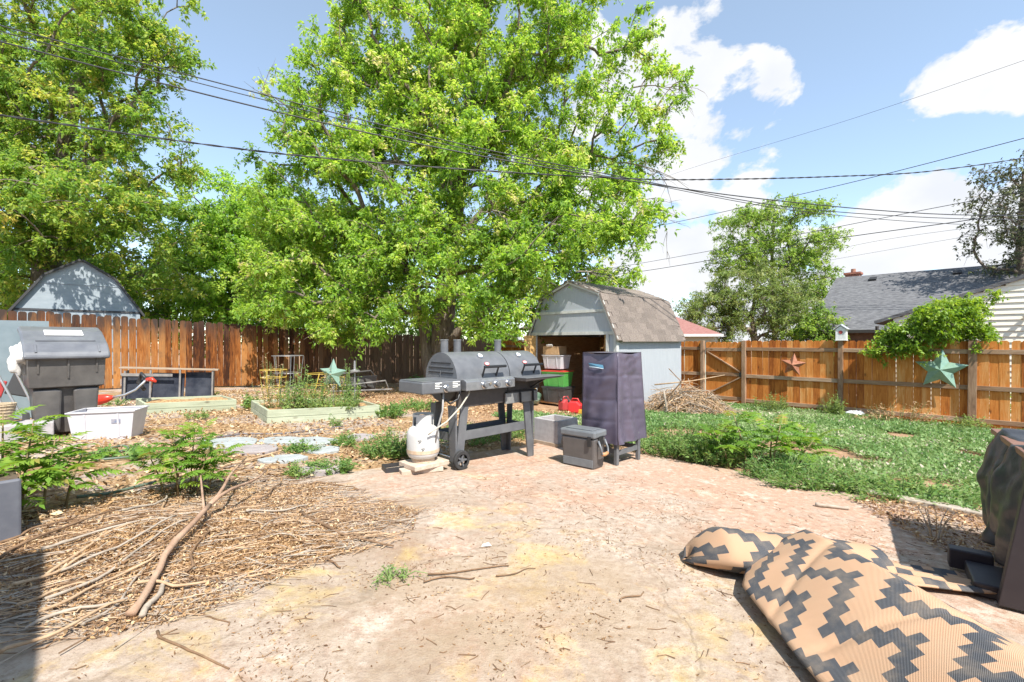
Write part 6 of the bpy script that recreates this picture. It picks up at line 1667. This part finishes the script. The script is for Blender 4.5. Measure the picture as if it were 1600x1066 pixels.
for i, q in enumerate(lst):
    far = ('tan', 'pale grey', 'dark brown')[i % 3] + ' long thin stick lying in the foreground brush heap'
    stick(far, q, .0085 - .0002 * (i % 9), .005, .01 + .006 * (i % 5), .012 + .01 * (i % 4), i % 3, group='sticks in the brush heap', wob=.009)
def fine_twigs():
    r = random.Random(10); mbs = [MB(), MB(), MB()]
    for xyp in poly_sample(HEAP, 1700, np.random.default_rng(5)):
        L = r.uniform(.05, .42); a = r.gauss(.5, .5); x, y = xyp
        pts = []
        for k in range(4):
            f = k / 3 - .5; X, Y = x + math.cos(a) * L * f + r.gauss(0, .006), y + math.sin(a) * L * f + r.gauss(0, .006)
            pts.append((X, Y, g(X, Y) + heap_h(X, Y) + .004 + r.uniform(0, .02)))
        rr = r.uniform(.0012, .0036); mbs[r.randrange(3)].tube(pts, [rr, rr, rr * .8, rr * .5], 4, cap=False)
    for mb, m_, lb in zip(mbs, STICK, ('tan', 'greyish', 'dark brown')): tag(mb.build('fine_twigs', m_, fix=False), 'tangle of fine ' + lb + ' twigs mixed through the leaf heap', 'twigs', kind='stuff')
    mb = MB()
    for xyp in poly_sample(PAT, 260, np.random.default_rng(6)):
        L = r.uniform(.02, .09); a = r.uniform(0, 6.3); x, y = xyp; b = r.gauss(0, .5)
        pts = [(x + math.cos(a) * L * f - math.sin(a) * b * L * f * f, y + math.sin(a) * L * f + math.cos(a) * b * L * f * f, slab_z(x, y) + .003) for f in (-.5, 0, .5)]
        mb.tube(pts, r.uniform(.001, .0022), 4, cap=False)
    tag(mb.build('patio_twigs', STICK[2], fix=False), 'small broken twigs dotted over the bare patio', 'twigs', kind='stuff')
    # dry weed twigs standing at the kerb beside the tarp
    c = G(1462, 845); t = thing('dry_weed', 'tuft of dry twigs standing at the kerb beside the tarp', 'weed', c, 0)
    for k in range(9):
        a = r.uniform(0, 6.3); L = r.uniform(.12, .26)
        MB().tube([(0.03 * math.cos(a), .03 * math.sin(a), 0), (.06 * math.cos(a), .06 * math.sin(a), L * .6), (.12 * math.cos(a), .1 * math.sin(a), L)], [.004, .003, .0015], 5).build('twig', STICK[k % 2], t)
fine_twigs()
def brush_pile():
    r = random.Random(12); cx, cy = 3.75, 10.05; gz = g(cx, cy); mb = MB(); mb2 = MB()
    t = thing('brush_pile', 'big heap of dry cut branches beside the garden shed', 'brush pile', (cx, cy, gz), 0)
    for k in range(620):
        a = r.uniform(0, 2 * math.pi); rr = math.sqrt(r.random()); x, y = 1.05 * rr * math.cos(a), .65 * rr * math.sin(a)
        z = .62 * max(0, 1 - rr ** 1.5) * r.uniform(.2, 1.05) + .02
        L = r.uniform(.25, .9); b = r.gauss(-.1, .7); el = r.gauss(-.25 * (1 if x > 0 else -1), .28)
        d = Vector((math.cos(b) * math.cos(el), math.sin(b) * math.cos(el), math.sin(el))); c = Vector((x, y, z))
        p0, p1 = c - d * L / 2, c + d * L / 2; pm = c + Vector((r.gauss(0, .04), r.gauss(0, .04), r.gauss(.02, .04)))
        for p in (p0, p1, pm): p.z = max(p.z, .012)
        rad = r.uniform(.003, .010); (mb if k % 2 else mb2).tube([p0, pm, p1], [rad, rad * .8, rad * .4], 4, cap=False)
    o = mb.build('cut_branches', STICK[0], t, fix=False); o['kind'] = 'stuff'
    o = mb2.build('cut_branches', STICK[1], t, fix=False); o['kind'] = 'stuff'
    MB().tube([(-.55, -.5, 0), (-.57, -.52, .3), (-.62, -.55, .55)], .02, 7).build('branch', STICK[1], t, smooth=True)
    MB().tube([(-.7, -.3, .1), (-.2, -.4, .72), (-.5, -.3, .98)][:2] + [(-.45, -.35, 1.0)], [.018, .015, .01], 7).build('branch', STICK[2], t, smooth=True)
    MB().tube([(-.75, -.35, .66), (0, -.4, .74), (.75, -.3, .86)], [.016, .013, .006], 7).build('branch', STICK[0], t, smooth=True)
    rg = np.random.default_rng(3); n = 5200
    a = rg.uniform(0, 6.28, n); rr = np.sqrt(rg.random(n)); P = np.stack([1.1 * rr * np.cos(a), .7 * rr * np.sin(a), np.maximum(.02, .62 * (1 - rr ** 1.5) * rg.uniform(.1, 1.05, n))], 1)
    D = unit(rg.normal(size=(n, 3)) + np.array([.3, -.2, -.5])); V = leaflets(P, D, unit(rg.normal(size=(n, 3))), rg.uniform(.04, .14, n), rg.uniform(.008, .02, n), .1)
    V[:, :, 2] = np.maximum(V[:, :, 2], .004)
    o = quads_object('dry_leaves', V, np.clip(.62 + rg.normal(size=n) * .22, 0, 1), LF_DRY, t); o['kind'] = 'stuff'
brush_pile()
def hoses():
    GH = M('green_hose', (.07, .11, .08), (.12, .15, .11), 30, .5)
    def hose(label, px, r, m):
        P = [G(*q) for q in px]; pts = []
        for i in range(len(P) - 1):
            a, b, c, d = P[max(i - 1, 0)], P[i], P[i + 1], P[min(i + 2, len(P) - 1)]
            for s in range(8):
                t = s / 8; q = b * (1 - t) + c * t + ((c - a) * (t ** 3 - 2 * t ** 2 + t) + (d - b) * (t ** 3 - t ** 2)) * .5 - ((c - b) * ((t ** 3 - 2 * t ** 2 + t) + (t ** 3 - t ** 2)))
                pts.append(Vector((q.x, q.y, g(q.x, q.y) + r + .012)))
        tag(MB().tube(pts, r, 8).build('garden_hose', m, smooth=True, fix=False), label, 'hose')
    hose('green garden hose coiled below the white tote', ((110, 716), (150, 710), (190, 700), (200, 706), (165, 714), (150, 722), (200, 718), (232, 712)), .012, GH)
    hose('green hose running left of the bushy sapling', ((120, 782), (170, 776), (215, 765), (245, 757)), .012, GH)
    hose('dark hose stretched along the front of the raised beds', ((330, 688), (380, 681), (430, 681), (480, 676), (540, 668)), .011, M('grey_hose', (.14, .13, .14), rough=.5))
hoses()
def scrap():
    p = G(760, 854, .004); o = MB().add([(-.03, -.01, 0), (.0, -.018, .006), (.03, .0, .0), (.012, .02, .012), (-.02, .014, .004)], [(0, 1, 4), (1, 3, 4), (1, 2, 3)]).build('paper_scrap', M('white_paper', (.75, .74, .72)), None, loc=p, fix=False, solid=.001)
    tag(o, 'small white scrap of paper lying on the patio beyond the twigs', 'scrap')
scrap()
bag = G(1338, 652)
def rubbish():
    t = thing('plastic_bag', 'crumpled white plastic bag lying at the fence foot', 'bag', bag, 0)
    def S(u, v):
        a, b = 2 * math.pi * u, math.pi * v; n = 1 + .4 * mnoise.noise(Vector((math.cos(a) * 2, math.sin(a) * 2, v * 4)))
        return (.2 * math.sin(b) * math.cos(a) * n, .13 * math.sin(b) * math.sin(a) * n, .07 + .08 * math.cos(b) * n)
    MB().grid(S, 20, 12, True).build('film', M('white_film', (.6, .62, .68), (.75, .76, .78), 10, .3), t, smooth=True)
rubbish()

# ------------------------------------------------------------------ rolled patterned rug
def rug_material():
    m, nt, b = nodes_of('woven_zigzag_rug')
    uv = nt.nodes.new('ShaderNodeUVMap'); uv.uv_map = 'UVMap'
    mp = nt.nodes.new('ShaderNodeMapping'); mp.inputs['Rotation'].default_value = (0, 0, math.radians(12)); nt.links.new(uv.outputs[0], mp.inputs['Vector'])
    sp = nt.nodes.new('ShaderNodeSeparateXYZ'); nt.links.new(mp.outputs[0], sp.inputs[0])
    c = .047
    cx = mathn(nt, 'FLOOR', mathn(nt, 'DIVIDE', sp.outputs['X'], c)); cy = mathn(nt, 'FLOOR', mathn(nt, 'DIVIDE', sp.outputs['Y'], c))
    tri = mathn(nt, 'PINGPONG', cx, 4.0)
    val = mathn(nt, 'FLOORED_MODULO', mathn(nt, 'ADD', cy, tri), 5.0)
    dark = mathn(nt, 'LESS_THAN', val, 1.5)
    rib = nt.nodes.new('ShaderNodeTexWave'); rib.wave_type = 'BANDS'; rib.bands_direction = 'DIAGONAL'; rib.inputs['Scale'].default_value = 110; rib.inputs['Distortion'].default_value = .6; rib.inputs['Detail'].default_value = 2; rib.inputs['Detail Scale'].default_value = 3
    nt.links.new(uv.outputs[0], rib.inputs['Vector'])
    n2 = noise_tex(nt, uv.outputs[0], 9, 6, .6)
    tan = ramp_node(nt, [(0, (.41, .245, .145)), (1, (.53, .34, .215))]); nt.links.new(rib.outputs['Fac'], tan.inputs[0])
    drk = ramp_node(nt, [(0, (.035, .037, .043)), (.7, (.075, .077, .085)), (1, (.125, .13, .138))]); nt.links.new(rib.outputs['Fac'], drk.inputs[0])
    col = mixc(nt, dark, tan.outputs[0], drk.outputs[0])
    dn = nt.nodes.new('ShaderNodeMapRange'); dn.inputs['From Min'].default_value = .45; dn.inputs['From Max'].default_value = .75; dn.inputs['To Max'].default_value = .35; nt.links.new(n2, dn.inputs['Value'])
    col = mixc(nt, dn.outputs[0], col, (.42, .32, .22))
    nt.links.new(col, b.inputs['Base Color']); b.inputs['Roughness'].default_value = .75; b.inputs['Specular IOR Level'].default_value = .25
    bump_to(nt, b, rib.outputs['Fac'], .35, .004)
    return m
RUGM = rug_material()
def rug_part(name, parent, fn, nu, nv, ulen, vlen, uoff=0, voff=0, swap=False):
    mb = MB(); mb.grid(fn, nu, nv)
    o = mb.build(name, RUGM, parent, smooth=True, fix=False)
    me = o.data; l = me.uv_layers.new(name='UVMap')
    w = nu + 1
    for poly in me.polygons:
        for li in poly.loop_indices:
            vi = me.loops[li].vertex_index; i, j = vi % w, vi // w
            a, b = uoff + ulen * i / nu, voff + vlen * j / nv
            l.data[li].uv = (b, a) if swap else (a, b)
    md = o.modifiers.new('thickness', 'SOLIDIFY'); md.thickness = .008; md.offset = -1
    return o
def rug():
    t = thing('rolled_rug', 'tan and charcoal zigzag outdoor rug rolled up on the near right patio', 'rug', on(1.4, 2.0), 0); o = Vector(t.location)
    # main fold: flattened roll running toward the camera
    def mainf(u, v):
        y = 2.36 - 1.66 * v
        yy = y + .06 * math.sin(u * 3.1)
        xl = 1.13 - .14 * (v ** .8) + .10 * max(0, .12 - v) / .12
        xr = 1.72 + .34 * v
        cap = min(1, (v / .06)) ** .5 if v < .06 else 1
        h = (.255 + .05 * v + .015 * math.sin(v * 7)); sc_ = .66 - .2 * v * (.45 + .55 * cap)
        w = xr - xl
        # closed teardrop profile: bottom left -> fold nose -> crest -> down to the right
        a = math.pi * 2 * u
        nose = .5 - .5 * math.cos(math.pi * min(u / .5, 1))
        if u < .22:
            s = u / .22; X = xl + .06 + .20 * (1 - s) * w - .06 * math.sin(s * math.pi / 2); Z = .004 + .05 * (1 - math.cos(s * math.pi / 2))
        else:
            s = (u - .22) / .78
            X = xl + w * s; Z = .054 + (h - .054) * (.72 * (s / sc_) + .28 * math.sin(s / sc_ * math.pi / 2)) if s < sc_ else h * (1 - ((s - sc_) / (1 - sc_)) ** 1.5 * .96)
        Z = max(Z, .004)
        Z += (.034 * mnoise.noise(Vector((X * 3.0, y * 2.2, 4.0))) + .010 * math.sin((X * .8 + y * .6) * 9) - .014 * math.exp(-((y - 1.95 - .5 * (X - 1.2)) / .02) ** 2) - .010 * math.exp(-((y - 1.62 + .3 * (X - 1.2)) / .018) ** 2)) * min(1, Z * 9)
        Y = yy + .10 * (X - xl)
        return Vector((X, Y, g(X, Y) + Z + .014)) - o
    rug_part('main_fold', t, mainf, 72, 96, 1.15, 1.7, swap=True)
    # far fold: narrower roll lying across behind it
    def farf(u, v):
        a = -math.pi * .45 + u * math.pi * 2.0
        x = .985 + .92 * v
        taper = (min(1, v / .16) ** .5) * (1 - .35 * max(0, v - .5))
        rz, ry = .088 * taper + .010, .165 * taper + .01
        yc = 2.60 - .20 * v - .03 * math.sin(v * 5)
        X = x + .02 * math.sin(a); Y = yc - ry * math.cos(a); Z = rz + rz * math.copysign(abs(math.sin(a)) ** 1.25, math.sin(a))
        Z += .014 * mnoise.noise(Vector((x * 4, a, 1.0)))
        return Vector((X, Y, g(X, Y) + max(Z, .003) + .014)) - o
    rug_part('far_fold', t, farf, 48, 48, .8, .95, .2, .1)
    # loose flat end running under the table
    def flap(u, v):
        X = 1.45 + .95 * u; Y = 2.45 + .28 * v - .18 * u
        Z = .018 + .035 * math.sin(u * 6 + v * 2) ** 2 * (1 - u) + .02 * math.sin(v * 9 + u * 4) ** 2
        return Vector((X, Y, g(X, Y) + Z + .014)) - o
    rug_part('flap', t, flap, 30, 14, .95, .3, .3, .4)
rug()

# ------------------------------------------------------------------ dark table with black tarp, right edge
def table():
    ox, oy = 2.36, 2.17; gz = g(ox, oy)
    t = thing('patio_table', 'dark brown slab legged table under a black tarp at the right edge', 'table', (ox, oy, gz), math.radians(-38))
    BR = M('espresso_steel', (.022, .017, .022), (.03, .024, .028), 12, .5)
    WT = M('reddish_wood_edge', (.17, .08, .05), (.25, .13, .085), 8, .5, stretch=(1, 8, 8))
    mb = MB(); vs = [(-.05, 0, .02), (.14, 0, .02), (.24, 0, .68), (.05, 0, .68)]
    mb.add(vs + [(x, .045, z) for x, y, z in vs], [(0, 1, 2, 3), (7, 6, 5, 4), (0, 4, 5, 1), (1, 5, 6, 2), (2, 6, 7, 3), (3, 7, 4, 0)]); mb.build('leg', BR, t, bevel=.004)
    mb = MB(); vs = [(.2, 1.0, -.03), (.36, 1.0, -.03), (.46, 1.0, .66), (.3, 1.0, .66)]
    mb.add(vs + [(x, 1.045, z) for x, y, z in vs], [(0, 1, 2, 3), (7, 6, 5, 4), (0, 4, 5, 1), (1, 5, 6, 2), (2, 6, 7, 3), (3, 7, 4, 0)]); mb.build('leg', BR, t, bevel=.004)
    MB().bb(.16, 1.2, .046, .99, .1, .665).build('cabinet', BR, t)
    MB().bb(.085, 1.3, -.05, 1.12, .682, .715).build('top', WT, t, bevel=.005)
    MB().bb(-.12, .9, .10, .40, .0, .07).build('foot', BR, t, bevel=.008)
    MB().bb(-.18, -.0, .42, .5, -.0, .11).build('foot', BR, t, bevel=.008)
    tp = thing('black_tarp', 'black plastic tarp draped over the dark table and hanging to the ground', 'tarp', (ox, oy, gz), math.radians(-38))
    def S(u, v):
        # v: 0 on the table top far right, 1 at the hanging hem; u along the table from near to far
        y = .16 + .78 * u + .03 * math.sin(v * 5)
        s = v * 1.35
        if s < .45: x, z = .58 - s * 1.05, .722 + .018 * math.sin(u * 9) + .02 * mnoise.noise(Vector((u * 5, s * 6, 0)))
        else:
            k = (s - .45) / .9
            x, z = .105 - .035 * math.sin(min(k * 3, 1.57)) - .03 * k, .715 - .60 * k
            x += (.045 * math.sin(u * 11 + k * 2.5) + .03 * math.sin(u * 23 + 1)) * (.2 + .8 * k) * .7 - .03 * math.sin(k * 3.1)
            y += .07 * (k) * math.sin(u * 5 + .5)
        x += .028 * mnoise.noise(Vector((u * 4, s * 4, 5))) + .012 * mnoise.noise(Vector((u * 11, s * 9, 5)))
        return (x, y, max(z, .01))
    MB().grid(S, 70, 80).build('sheet', M('black_plastic_sheet', (.028, .028, .030), (.04, .04, .042), 9, .38, .25, 26), tp, smooth=True, fix=False, solid=.002)
table()
